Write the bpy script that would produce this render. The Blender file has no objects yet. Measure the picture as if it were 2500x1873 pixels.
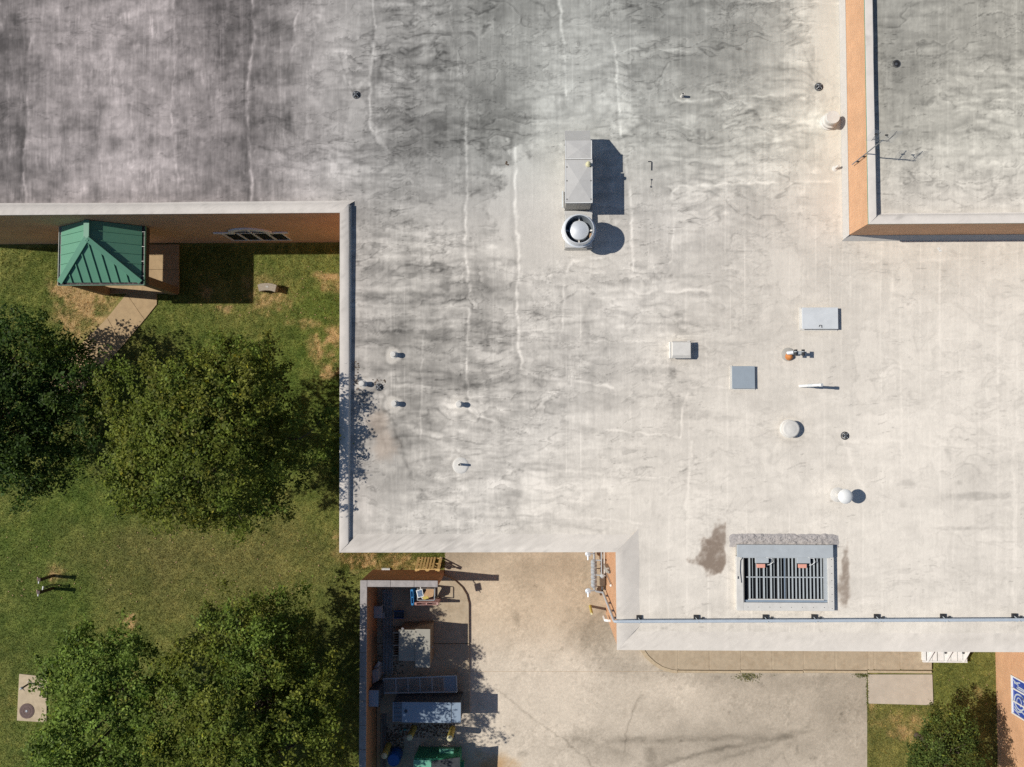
import bpy, math, random
import numpy as np
from mathutils import Vector, Matrix

random.seed(7)
rng = np.random.default_rng(7)
sc = bpy.context.scene
col = sc.collection

# ---------------------------------------------------------------- camera
FPX, CX, CY = 2023.0, 1250.0, 936.5          # focal length and centre in photo pixels (2500 x 1873)
NX, NY = 1308.0, 1018.0                      # where the plumb line under the drone lands in the photo
HC = 38.2                                    # drone height above the ground, metres
zr = 5.55                                    # roof deck
zp = 5.83                                    # top of the roof edge
zt = 7.85                                    # top of the upper block's edge

dn = np.array([NX - CX, -(NY - CY), -FPX]); dn /= np.linalg.norm(dn)
zw = -dn
xw = np.array([1.0, 0, 0]); xw = xw - xw.dot(zw) * zw; xw /= np.linalg.norm(xw)
yw = np.cross(zw, xw)
RW = np.stack([xw, yw, zw])                  # camera -> world

def P(px, py, z):
    d = RW @ np.array([(px - CX) / FPX, -(py - CY) / FPX, -1.0])
    t = (z - HC) / d[2]
    return (d[0] * t, d[1] * t, z)

def XY(px, py, z):
    p = P(px, py, z)
    return p[0], p[1]

def Q(x, y, z):
    """world -> photo pixel, arrays allowed (used to look up where a stain lies)"""
    w = np.stack([x, y, (z - HC) * np.ones_like(x)], -1)
    c = w @ RW
    return CX + FPX * c[..., 0] / -c[..., 2], CY - FPX * c[..., 1] / -c[..., 2]

cd = bpy.data.cameras.new('camera')
cam = bpy.data.objects.new('camera', cd)
col.objects.link(cam)
cd.sensor_width = 36.0
cd.sensor_fit = 'HORIZONTAL'
cd.lens = 36.0 * FPX / 2500.0
cd.clip_start = 0.5
cd.clip_end = 2000
M = Matrix([list(RW[0]) + [0], list(RW[1]) + [0], list(RW[2]) + [HC], [0, 0, 0, 1]])
cam.matrix_world = M
sc.camera = cam

# ---------------------------------------------------------------- sky and sun
SUN_EL = math.radians(46.0)
SUN_DX, SUN_DY = 0.996, -0.090               # the way shadows run on the ground
w = bpy.data.worlds.new('World'); sc.world = w; w.use_nodes = True
nt = w.node_tree; bg = nt.nodes['Background']
sky = nt.nodes.new('ShaderNodeTexSky'); sky.sky_type = 'NISHITA'; sky.sun_disc = False
sky.sun_elevation = SUN_EL
sky.sun_rotation = math.atan2(-SUN_DX, -SUN_DY)
sky.altitude = 200; sky.ozone_density = 2.6; sky.dust_density = 0.4
nt.links.new(sky.outputs['Color'], bg.inputs['Color'])
bg.inputs['Strength'].default_value = 0.068
sl = bpy.data.lights.new('sun', 'SUN'); sl.energy = 4.3; sl.angle = math.radians(0.53); sl.color = (1.0, 0.955, 0.875)
so = bpy.data.objects.new('sun', sl); col.objects.link(so)
so.rotation_euler = Vector((math.cos(SUN_EL) * SUN_DX, math.cos(SUN_EL) * SUN_DY, -math.sin(SUN_EL))).to_track_quat('-Z', 'Y').to_euler()
so.location = (-40, 5, 60)
sc.view_settings.view_transform = 'Standard'
sc.view_settings.look = 'None'
sc.view_settings.exposure = 0.0
sc.view_settings.gamma = 1.0
sc.view_settings.use_curve_mapping = False
sc.cycles.max_bounces = 6
sc.cycles.use_denoising = False

# ---------------------------------------------------------------- materials
def new_mat(name):
    m = bpy.data.materials.new(name); m.use_nodes = True
    return m, m.node_tree, m.node_tree.nodes['Principled BSDF']

def N(nt, typ, **kw):
    n = nt.nodes.new(typ)
    for k, v in kw.items():
        setattr(n, k, v)
    return n

def noise(nt, vec, scale, detail=4, rough=0.6, stretch=None):
    if stretch:
        mp = N(nt, 'ShaderNodeMapping'); mp.inputs['Scale'].default_value = stretch
        nt.links.new(vec, mp.inputs['Vector']); vec = mp.outputs['Vector']
    n = N(nt, 'ShaderNodeTexNoise')
    n.inputs['Scale'].default_value = scale; n.inputs['Detail'].default_value = detail; n.inputs['Roughness'].default_value = rough
    nt.links.new(vec, n.inputs['Vector'])
    return n.outputs['Fac']

def remap(nt, fac, a, b, lo, hi):
    r = N(nt, 'ShaderNodeMapRange')
    r.inputs['From Min'].default_value = a; r.inputs['From Max'].default_value = b
    r.inputs['To Min'].default_value = lo; r.inputs['To Max'].default_value = hi
    nt.links.new(fac, r.inputs['Value'])
    return r.outputs['Result']

def mixc(nt, fac, a, b, mode='MIX'):
    m = N(nt, 'ShaderNodeMix'); m.data_type = 'RGBA'; m.blend_type = mode
    for s, v in ((m.inputs[0], fac), (m.inputs[6], a), (m.inputs[7], b)):
        if isinstance(v, (int, float)): s.default_value = v
        elif isinstance(v, tuple): s.default_value = (*v, 1)
        else: nt.links.new(v, s)
    return m.outputs[2]

def bump(nt, bs, height, strength, dist=0.02):
    b = N(nt, 'ShaderNodeBump'); b.inputs['Strength'].default_value = strength; b.inputs['Distance'].default_value = dist
    nt.links.new(height, b.inputs['Height']); nt.links.new(b.outputs['Normal'], bs.inputs['Normal'])

def coords(nt):
    return N(nt, 'ShaderNodeTexCoord').outputs['Object']

def worldpos(nt):
    return N(nt, 'ShaderNodeNewGeometry').outputs['Position']

def simple(name, rgb, rough=0.6, metal=0.0, wear=0.18, scale=6.0, dirt=None, dirt_amt=0.5, bumpy=0.0, stretch=None):
    """a painted or bare surface with grain, wear and some dirt"""
    m, nt, b = new_mat(name)
    v = worldpos(nt)
    n1 = noise(nt, v, scale, 6, 0.65, stretch)
    f = remap(nt, n1, 0.25, 0.75, 1 - wear, 1 + wear)
    c = mixc(nt, 1.0, rgb, f, 'MULTIPLY')
    if dirt:
        n2 = noise(nt, v, scale * 0.45, 5, 0.7, stretch)
        d = remap(nt, n2, 0.48, 0.72, 0.0, dirt_amt)
        c = mixc(nt, d, c, dirt)
    nt.links.new(c, b.inputs['Base Color'])
    b.inputs['Roughness'].default_value = rough; b.inputs['Metallic'].default_value = metal
    if bumpy:
        bump(nt, b, noise(nt, v, scale * 6, 4), bumpy, 0.01)
    return m

def painted(name, grain=0.10, gscale=9.0, rough=0.9, bstr=0.3, bscale=5.0, fine=60.0, stretch=None, spec=0.3, bdist=0.02):
    """colour comes from the stains stored on the mesh (attribute 'paint'), with grain on top"""
    m, nt, b = new_mat(name)
    a = N(nt, 'ShaderNodeAttribute'); a.attribute_name = 'paint'
    v = worldpos(nt)
    f1 = remap(nt, noise(nt, v, gscale, 5, 0.65, stretch), 0.25, 0.75, 1 - grain, 1 + grain)
    f2 = remap(nt, noise(nt, v, fine, 3, 0.7), 0.25, 0.75, 1 - grain, 1 + grain)
    c = mixc(nt, 1.0, a.outputs['Color'], f1, 'MULTIPLY')
    c = mixc(nt, 1.0, c, f2, 'MULTIPLY')
    nt.links.new(c, b.inputs['Base Color'])
    b.inputs['Roughness'].default_value = rough
    b.inputs['Specular IOR Level'].default_value = spec
    h = N(nt, 'ShaderNodeMath', operation='ADD')
    nt.links.new(noise(nt, v, bscale, 6, 0.6, stretch), h.inputs[0])
    nt.links.new(remap(nt, noise(nt, v, fine * 0.7, 3), 0, 1, 0, 0.25), h.inputs[1])
    bump(nt, b, h.outputs[0], bstr, bdist)
    return m

def brick_mat(name, c1, c2, mortar, bumpstr=0.5):
    m, nt, b = new_mat(name)
    uv = N(nt, 'ShaderNodeUVMap'); uv.uv_map = 'UVMap'
    br = N(nt, 'ShaderNodeTexBrick')
    br.inputs['Scale'].default_value = 1.0
    br.inputs['Brick Width'].default_value = 0.205; br.inputs['Row Height'].default_value = 0.068
    br.inputs['Mortar Size'].default_value = 0.007; br.inputs['Mortar Smooth'].default_value = 0.1
    br.inputs['Bias'].default_value = -0.1
    br.inputs['Color1'].default_value = (*c1, 1); br.inputs['Color2'].default_value = (*c2, 1); br.inputs['Mortar'].default_value = (*mortar, 1)
    nt.links.new(uv.outputs['UV'], br.inputs['Vector'])
    f = remap(nt, noise(nt, worldpos(nt), 1.3, 5, 0.65), 0.25, 0.75, 0.88, 1.12)
    c = mixc(nt, 1.0, br.outputs['Color'], f, 'MULTIPLY')
    f = remap(nt, noise(nt, worldpos(nt), 14, 4, 0.65), 0.25, 0.75, 0.86, 1.14)
    c = mixc(nt, 1.0, c, f, 'MULTIPLY')
    nt.links.new(c, b.inputs['Base Color'])
    b.inputs['Roughness'].default_value = 0.9
    inv = N(nt, 'ShaderNodeMath', operation='SUBTRACT'); inv.inputs[0].default_value = 1.0
    nt.links.new(br.outputs['Fac'], inv.inputs[1])
    bump(nt, b, inv.outputs[0], bumpstr, 0.008)
    return m

def leaf_mat(name, trans=0.35):
    m, nt, b = new_mat(name)
    a = N(nt, 'ShaderNodeAttribute'); a.attribute_name = 'paint'
    nt.links.new(a.outputs['Color'], b.inputs['Base Color'])
    b.inputs['Roughness'].default_value = 0.5
    b.inputs['Specular IOR Level'].default_value = 0.10
    t = N(nt, 'ShaderNodeBsdfTranslucent')
    tc = mixc(nt, 1.0, a.outputs['Color'], (1.25, 1.25, 0.6), 'MULTIPLY')
    nt.links.new(tc, t.inputs['Color'])
    mx = N(nt, 'ShaderNodeMixShader'); mx.inputs[0].default_value = trans
    nt.links.new(b.outputs[0], mx.inputs[1]); nt.links.new(t.outputs[0], mx.inputs[2])
    nt.links.new(mx.outputs[0], nt.nodes['Material Output'].inputs['Surface'])
    return m

MT = {}
MT['roof'] = painted('white foam roof coating', 0.05, 7.0, 0.85, 0.35, 4.0, 45.0, (1.6, 1.0, 1.0))
MT['rim'] = painted('white roof edge coating', 0.05, 5.0, 0.8, 0.25, 5.0, 50.0)
MT['drive'] = painted('weathered concrete driveway', 0.12, 9.0, 0.9, 0.35, 10.0, 22.0)
MT['grassbase'] = painted('grass soil', 0.28, 6.0, 0.95, 0.9, 14.0, 26.0, bdist=0.05)
MT['blade'] = leaf_mat('grass blade', 0.25)
MT['leaf'] = leaf_mat('tree leaf', 0.30)
MT['brick_o'] = brick_mat('orange brick', (0.66, 0.345, 0.17), (0.58, 0.29, 0.14), (0.62, 0.50, 0.38))
MT['brick_b'] = brick_mat('brown brick', (0.46, 0.19, 0.07), (0.38, 0.15, 0.055), (0.40, 0.27, 0.16))
MT['slab'] = simple('sidewalk concrete', (0.44, 0.355, 0.25), 0.92, wear=0.16, scale=5, dirt=(0.28, 0.20, 0.12), dirt_amt=0.45, bumpy=0.15)
MT['kerb'] = simple('kerb concrete', (0.50, 0.40, 0.27), 0.92, wear=0.16, scale=6, dirt=(0.3, 0.22, 0.13), dirt_amt=0.4, bumpy=0.15)
MT['pale_slab'] = simple('pale new concrete', (0.50, 0.43, 0.35), 0.92, wear=0.10, scale=3, dirt=(0.40, 0.34, 0.27), dirt_amt=0.5, bumpy=0.1)
MT['path'] = simple('tan path concrete', (0.42, 0.30, 0.17), 0.92, wear=0.14, scale=5, dirt=(0.30, 0.20, 0.11), dirt_amt=0.4, bumpy=0.15)
MT['coping'] = simple('grey coping stone', (0.37, 0.34, 0.33), 0.9, wear=0.2, scale=9, dirt=(0.20, 0.19, 0.19), dirt_amt=0.5, bumpy=0.25)
MT['galv'] = simple('galvanised sheet', (0.47, 0.50, 0.515), 0.5, 0.1, wear=0.08, scale=4, dirt=(0.40, 0.41, 0.41), dirt_amt=0.35)
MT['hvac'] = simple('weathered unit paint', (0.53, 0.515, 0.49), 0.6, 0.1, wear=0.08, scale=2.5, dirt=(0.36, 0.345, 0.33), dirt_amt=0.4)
MT['slat'] = simple('dull louver blade', (0.27, 0.30, 0.32), 0.6, 0.1, wear=0.1, scale=5)
MT['flash'] = simple('coated wall foot', (0.50, 0.475, 0.44), 0.85, wear=0.08, scale=6)
MT['hood'] = simple('grey hood sheet', (0.50, 0.485, 0.46), 0.6, 0.1, wear=0.06, scale=3)
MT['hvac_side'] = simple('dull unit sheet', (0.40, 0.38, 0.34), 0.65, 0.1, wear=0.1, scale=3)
MT['alu'] = simple('spun aluminium', (0.70, 0.72, 0.74), 0.42, 0.30, wear=0.06, scale=3, dirt=(0.5, 0.52, 0.54), dirt_amt=0.3)
MT['blue_grey'] = simple('blue grey painted lid', (0.30, 0.345, 0.385), 0.6, 0.0, wear=0.05, scale=5)
MT['pale_lid'] = simple('pale grey lid', (0.63, 0.65, 0.66), 0.55, 0.0, wear=0.05, scale=3, dirt=(0.42, 0.43, 0.44), dirt_amt=0.3)
MT['white'] = simple('white plastic', (0.80, 0.80, 0.78), 0.45, wear=0.06, scale=5, dirt=(0.6, 0.58, 0.54), dirt_amt=0.3)
MT['offwhite'] = simple('coated off white', (0.64, 0.615, 0.57), 0.8, wear=0.08, scale=6, dirt=(0.45, 0.42, 0.38), dirt_amt=0.4, bumpy=0.1)
MT['trim'] = simple('white window trim', (0.80, 0.80, 0.82), 0.5, wear=0.05)
MT['black'] = simple('black rubber', (0.025, 0.025, 0.027), 0.7, wear=0.3)
MT['dark'] = simple('dark interior', (0.012, 0.012, 0.014), 0.9, wear=0.2)
MT['iron'] = simple('cast iron', (0.085, 0.09, 0.10), 0.6, 0.3, wear=0.35, scale=20)
MT['rust'] = simple('rusty iron', (0.13, 0.085, 0.075), 0.75, 0.2, wear=0.3, scale=16)
MT['pipe'] = simple('grey pipe paint', (0.36, 0.385, 0.41), 0.5, 0.1, wear=0.12, scale=12, dirt=(0.30, 0.30, 0.30), dirt_amt=0.4)
MT['gas_pipe'] = simple('pale blue grey gas pipe', (0.54, 0.60, 0.66), 0.45, 0.2, wear=0.08, scale=5)
MT['green_roof'] = simple('green standing seam metal', (0.112, 0.285, 0.19), 0.5, 0.0, wear=0.06, scale=3, dirt=(0.12, 0.27, 0.19), dirt_amt=0.3)
MT['green_trim'] = simple('green edge metal', (0.06, 0.26, 0.16), 0.5, 0.1, wear=0.1, scale=5)
MT['green_dark'] = simple('dark green edge metal', (0.05, 0.09, 0.06), 0.5, 0.1, wear=0.1, scale=5)
MT['gutter_in'] = simple('gutter with litter', (0.045, 0.035, 0.035), 0.9, wear=0.6, scale=26, dirt=(0.22, 0.19, 0.17), dirt_amt=0.7)
MT['brown_paint'] = simple('brown gutter inside', (0.10, 0.075, 0.07), 0.7, wear=0.3, scale=12)
MT['glass'] = simple('dark blue glass', (0.010, 0.012, 0.035), 0.08, 0.0, wear=0.2, scale=3)
MT['wood'] = simple('raw pallet wood', (0.62, 0.42, 0.17), 0.85, wear=0.25, scale=9, dirt=(0.40, 0.27, 0.11), dirt_amt=0.5, stretch=(1, 6, 6))
MT['wood_grey'] = simple('old grey timber', (0.17, 0.15, 0.14), 0.9, wear=0.25, scale=9)
MT['wood_blue'] = simple('blue painted wood', (0.03, 0.22, 0.50), 0.7, wear=0.25, scale=12)
MT['wood_pink'] = simple('faded red wood', (0.46, 0.25, 0.22), 0.8, wear=0.25, scale=12, dirt=(0.55, 0.45, 0.4), dirt_amt=0.5)
MT['card'] = simple('cardboard', (0.47, 0.30, 0.17), 0.9, wear=0.15, scale=7, dirt=(0.30, 0.18, 0.10), dirt_amt=0.5)
MT['solar'] = simple('solar cells', (0.10, 0.16, 0.26), 0.25, 0.0, wear=0.2, scale=18)
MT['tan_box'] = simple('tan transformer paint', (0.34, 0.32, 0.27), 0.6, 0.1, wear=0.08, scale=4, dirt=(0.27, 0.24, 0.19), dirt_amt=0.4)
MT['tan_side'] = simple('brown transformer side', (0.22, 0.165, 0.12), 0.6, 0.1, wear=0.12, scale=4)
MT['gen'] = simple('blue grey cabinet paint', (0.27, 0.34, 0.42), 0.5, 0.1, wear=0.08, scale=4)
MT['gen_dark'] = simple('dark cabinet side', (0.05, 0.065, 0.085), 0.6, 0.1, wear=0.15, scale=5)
MT['conduit'] = simple('grey conduit', (0.20, 0.22, 0.24), 0.5, 0.1, wear=0.1, scale=7)
MT['yellow'] = simple('faded yellow paint', (0.60, 0.48, 0.11), 0.65, wear=0.14, scale=9, dirt=(0.36, 0.30, 0.12), dirt_amt=0.6)
MT['yellow_cap'] = simple('pale bollard cap', (0.62, 0.58, 0.36), 0.75, wear=0.12, scale=12)
MT['barrel'] = simple('blue plastic barrel', (0.01, 0.10, 0.36), 0.4, wear=0.1, scale=5)
MT['dump'] = simple('green dumpster paint', (0.035, 0.24, 0.13), 0.55, 0.1, wear=0.15, scale=6, dirt=(0.03, 0.12, 0.07), dirt_amt=0.4)
MT['dump_lid'] = simple('sun bleached green lid and lit pocket', (0.13, 0.38, 0.26), 0.6, wear=0.1, scale=6)
MT['lid_black'] = simple('black plastic lid', (0.035, 0.04, 0.045), 0.8, wear=0.2, scale=5)
MT['bench'] = simple('pebble concrete', (0.34, 0.29, 0.225), 0.95, wear=0.35, scale=24, dirt=(0.18, 0.155, 0.12), dirt_amt=0.5, bumpy=0.4)
MT['post'] = simple('dark brown post paint', (0.055, 0.028, 0.02), 0.6, wear=0.25, scale=9)
MT['orange'] = simple('orange rust cone', (0.55, 0.20, 0.05), 0.7, wear=0.25, scale=14)
MT['salmon'] = simple('salmon actuator cover', (0.76, 0.36, 0.27), 0.5, wear=0.08, scale=14)
MT['foam'] = simple('rough grey foam', (0.43, 0.395, 0.375), 0.95, wear=0.22, scale=16, dirt=(0.22, 0.20, 0.19), dirt_amt=0.6, bumpy=0.9)
MT['bark'] = simple('tree bark', (0.10, 0.075, 0.055), 0.9, wear=0.35, scale=10, bumpy=0.5)
MT['litter'] = simple('dead leaf litter', (0.10, 0.065, 0.04), 0.9, wear=0.7, scale=25, dirt=(0.35, 0.30, 0.26), dirt_amt=0.8)
MT['teal'] = simple('teal plastic scrap', (0.03, 0.32, 0.34), 0.5)
MT['sign_blue'] = simple('blue printed panel', (0.035, 0.075, 0.36), 0.35, wear=0.1, scale=5)
MT['sign_pale'] = simple('pale lettering', (0.52, 0.58, 0.66), 0.4, wear=0.06, scale=8)
MT['soffit'] = simple('brown painted metal', (0.11, 0.075, 0.05), 0.7, wear=0.15)
MT['column'] = simple('tan brick column', (0.25, 0.16, 0.09), 0.9, wear=0.18, scale=14, bumpy=0.3)

# ---------------------------------------------------------------- object helpers
ORG = {}

def props(o, label=None, cat=None, group=None, kind=None):
    if label: o['label'] = label
    if cat: o['category'] = cat
    if group: o['group'] = group
    if kind: o['kind'] = kind
    return o

def thing(name, loc, label, cat, group=None, kind=None):
    o = bpy.data.objects.new(name, None); col.objects.link(o)
    o.location = loc; o.empty_display_size = 0.2
    ORG[o.name] = Vector(loc)
    return props(o, label, cat, group, kind)

class MB:
    def __init__(s): s.v = []; s.f = []
    def add(s, vs, fs):
        k = len(s.v); s.v += [tuple(map(float, p)) for p in vs]; s.f += [tuple(k + i for i in f) for f in fs]; return s
    def box(s, x0, x1, y0, y1, z0, z1):
        x0, x1 = min(x0, x1), max(x0, x1); y0, y1 = min(y0, y1), max(y0, y1); z0, z1 = min(z0, z1), max(z0, z1)
        return s.add([(x0,y0,z0),(x1,y0,z0),(x1,y1,z0),(x0,y1,z0),(x0,y0,z1),(x1,y0,z1),(x1,y1,z1),(x0,y1,z1)],
                     [(3,2,1,0),(4,5,6,7),(0,1,5,4),(1,2,6,5),(2,3,7,6),(3,0,4,7)])
    def obox(s, a, b, wdt, hgt, up=(0,0,1)):
        """a bar from a to b, wdt across, hgt along up, centred on the line"""
        a, b = Vector(a), Vector(b); d = (b - a).normalized(); up = Vector(up)
        sd = d.cross(up)
        if sd.length < 1e-4: sd = d.cross(Vector((0,1,0)))
        sd.normalize(); u = sd.cross(d).normalized()
        vs = []
        for p in (a, b):
            for i, j in ((-1,-1),(1,-1),(1,1),(-1,1)):
                vs.append(p + sd * (i * wdt / 2) + u * (j * hgt / 2))
        return s.add(vs, [(3,2,1,0),(4,5,6,7),(0,1,5,4),(1,2,6,5),(2,3,7,6),(3,0,4,7)])
    def prism(s, pts, z0, z1):
        n = len(pts)
        ar = sum(pts[i][0]*pts[(i+1)%n][1]-pts[(i+1)%n][0]*pts[i][1] for i in range(n))
        if ar < 0: pts = pts[::-1]
        vs = [(p[0],p[1],z0) for p in pts] + [(p[0],p[1],z1) for p in pts]
        fs = [tuple(range(n-1,-1,-1)), tuple(range(n,2*n))] + [(i,(i+1)%n,n+(i+1)%n,n+i) for i in range(n)]
        return s.add(vs, fs)
    def lathe(s, c, prof, n=20, cap0=True, cap1=True):
        """prof: list of (radius, z) from bottom to top"""
        vs = []; fs = []
        for r, z in prof:
            for i in range(n):
                a = 2*math.pi*i/n; vs.append((c[0]+r*math.cos(a), c[1]+r*math.sin(a), c[2]+z))
        for j in range(len(prof)-1):
            for i in range(n):
                k = (i+1) % n
                fs.append((j*n+i, j*n+k, (j+1)*n+k, (j+1)*n+i))
        if cap0: fs.append(tuple(range(n-1,-1,-1)))
        if cap1: fs.append(tuple(range((len(prof)-1)*n, len(prof)*n)))
        return s.add(vs, fs)
    def tube(s, pts, r, n=8, r1=None):
        pts = [Vector(p) for p in pts]; m = len(pts); vs = []; fs = []
        prev = None
        for j, p in enumerate(pts):
            d = (pts[min(j+1,m-1)] - pts[max(j-1,0)]).normalized()
            ref = Vector((0,0,1)) if abs(d.z) < 0.9 else Vector((1,0,0))
            if prev is not None:
                u = prev - d * prev.dot(d)
                u = u.normalized() if u.length > 1e-5 else d.cross(ref).normalized()
            else: u = d.cross(ref).normalized()
            v = d.cross(u).normalized(); prev = u
            rr = r if r1 is None else r + (r1 - r) * j / (m - 1)
            for i in range(n):
                a = 2*math.pi*i/n; vs.append(p + u*(rr*math.cos(a)) + v*(rr*math.sin(a)))
        for j in range(m-1):
            for i in range(n):
                k = (i+1) % n; fs.append((j*n+i, j*n+k, (j+1)*n+k, (j+1)*n+i))
        fs.append(tuple(range(n-1,-1,-1))); fs.append(tuple(range((m-1)*n, m*n)))
        return s.add(vs, fs)
    def build(s, name, mat, parent=None, base=None, bevel=0.0, smooth=False, kind=None, paint=None):
        org = ORG[parent.name] if parent is not None else Vector(base if base is not None else (0,0,0))
        me = bpy.data.meshes.new(name)
        arr = np.array(s.v, dtype=float)
        me.from_pydata((arr - np.array(org)).tolist(), [], s.f)
        me.materials.append(MT[mat] if isinstance(mat, str) else mat)
        # box projected texture coordinates in metres
        uv = me.uv_layers.new(name='UVMap')
        buf = np.zeros(len(me.loops) * 2)
        for p in me.polygons:
            nx, ny, nz = abs(p.normal.x), abs(p.normal.y), abs(p.normal.z)
            for li in p.loop_indices:
                x, y, z = arr[me.loops[li].vertex_index]
                if nz > nx and nz > ny: buf[2*li], buf[2*li+1] = x, y
                elif nx > ny: buf[2*li], buf[2*li+1] = y, z
                else: buf[2*li], buf[2*li+1] = x, z
        uv.data.foreach_set('uv', buf)
        if paint is not None:
            at = me.color_attributes.new('paint', 'FLOAT_COLOR', 'POINT')
            pb = np.ones((len(s.v), 4), dtype=np.float32); pb[:, :3] = paint
            at.data.foreach_set('color', pb.ravel())
        if smooth:
            me.polygons.foreach_set('use_smooth', [True]*len(me.polygons))
            try: me.set_sharp_from_angle(angle=math.radians(40))
            except Exception: pass
        me.update()
        o = bpy.data.objects.new(name, me); col.objects.link(o)
        if parent is not None: o.parent = parent
        else: o.location = org
        ORG[o.name] = org
        if bevel:
            b = o.modifiers.new('bevel', 'BEVEL'); b.width = bevel; b.segments = 2; b.limit_method = 'ANGLE'
        if kind: o['kind'] = kind
        return o

def piece(src, parent, delta=(0,0,0)):
    """another of the same part, sharing its mesh"""
    c = src.copy(); col.objects.link(c); c.parent = parent; c.location = Vector(delta)
    ORG[c.name] = ORG[parent.name]
    return c

def copy_thing(root, loc, label, rotz=None):
    r = root.copy(); col.objects.link(r); r.location = loc; r['label'] = label
    if rotz is not None: r.rotation_euler = (0, 0, rotz)
    ORG[r.name] = Vector(loc)
    for ch in [o for o in list(col.objects) if o.parent == root]:
        c = ch.copy(); col.objects.link(c); c.parent = r
        for g in [o for o in list(col.objects) if o.parent == ch]:
            d = g.copy(); col.objects.link(d); d.parent = c
    return r

# ---------------------------------------------------------------- value noise for stains
_tab = np.random.default_rng(11).random((512, 512))
def vn(x, y, seed=0):
    x = x + seed * 17.31; y = y + seed * 9.77
    xi = np.floor(x).astype(int); yi = np.floor(y).astype(int); fx = x - xi; fy = y - yi
    fx = fx*fx*(3-2*fx); fy = fy*fy*(3-2*fy)
    a = _tab[xi % 512, yi % 512]; b = _tab[(xi+1) % 512, yi % 512]; c = _tab[xi % 512, (yi+1) % 512]; d = _tab[(xi+1) % 512, (yi+1) % 512]
    return (a*(1-fx)+b*fx)*(1-fy)+(c*(1-fx)+d*fx)*fy
def fbm(x, y, seed=0, oct=4, gain=0.55):
    t = 0; amp = 1; tot = 0
    for i in range(oct):
        t = t + amp*(vn(x, y, seed+i*3)*2-1); tot += amp; amp *= gain; x = x*2.03; y = y*2.03
    return t/tot
def sstep(a, b, x):
    t = np.clip((x-a)/(b-a), 0, 1); return t*t*(3-2*t)
def blob(px, py, cx, cy, rx, ry, edge=0.35, rough=0.5, seed=0, sc=0.06):
    k = 1 + edge + rough
    sel = (np.abs(px-cx) < rx*k) & (np.abs(py-cy) < ry*k)
    out = np.zeros(px.shape)
    if sel.any(): out[sel] = _blob(px[sel], py[sel], cx, cy, rx, ry, edge, rough, seed, sc)
    return out
def _blob(px, py, cx, cy, rx, ry, edge, rough, seed, sc):
    d = np.sqrt(((px-cx)/rx)**2+((py-cy)/ry)**2) + rough*fbm(px*sc, py*sc, seed+50, 4)
    return 1 - sstep(1-edge, 1+edge, d)
def stroke(px, py, pts, wd, jit=3.0, seed=0):
    wm = float(np.max(wd)); m = jit + 3*wm + 4
    xs = [p[0] for p in pts]; ys = [p[1] for p in pts]
    sel = (px > min(xs)-m) & (px < max(xs)+m) & (py > min(ys)-m) & (py < max(ys)+m)
    out = np.zeros(px.shape)
    if sel.any(): out[sel] = _stroke(px[sel], py[sel], pts, wd[sel] if np.ndim(wd) else wd, jit, seed)
    return out
def _stroke(px, py, pts, wd, jit, seed):
    """distance weight to a polyline with a wandering edge"""
    jx = px + jit*fbm(px*0.05, py*0.05, seed+20, 3); jy = py + jit*fbm(px*0.05, py*0.05, seed+31, 3)
    best = np.full(px.shape, 1e9)
    for (x0,y0),(x1,y1) in zip(pts[:-1], pts[1:]):
        dx, dy = x1-x0, y1-y0; L = dx*dx+dy*dy
        t = np.clip(((jx-x0)*dx+(jy-y0)*dy)/L, 0, 1)
        best = np.minimum(best, (jx-x0-t*dx)**2+(jy-y0-t*dy)**2)
    return np.exp(-best/(wd*wd))
def lin(c):
    c = np.clip(c, 0, 1)
    return np.where(c <= 0.04045, c/12.92, ((c+0.055)/1.055)**2.4)
def grid_interp(px, py, xs, ys, tab):
    xs = np.array(xs, float); ys = np.array(ys, float); tab = np.array(tab, float)
    i = np.clip(np.searchsorted(xs, px, side='right')-1, 0, len(xs)-2); j = np.clip(np.searchsorted(ys, py, side='right')-1, 0, len(ys)-2)
    u = np.clip((px-xs[i])/(xs[i+1]-xs[i]), 0, 1); v = np.clip((py-ys[j])/(ys[j+1]-ys[j]), 0, 1)
    u = u*u*(3-2*u); v = v*v*(3-2*v)
    return (tab[j,i]*(1-u)+tab[j,i+1]*u)*(1-v)+(tab[j+1,i]*(1-u)+tab[j+1,i+1]*u)*v

LIGHT = 1.05      # how bright a white level surface ends up under this sun and sky

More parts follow.
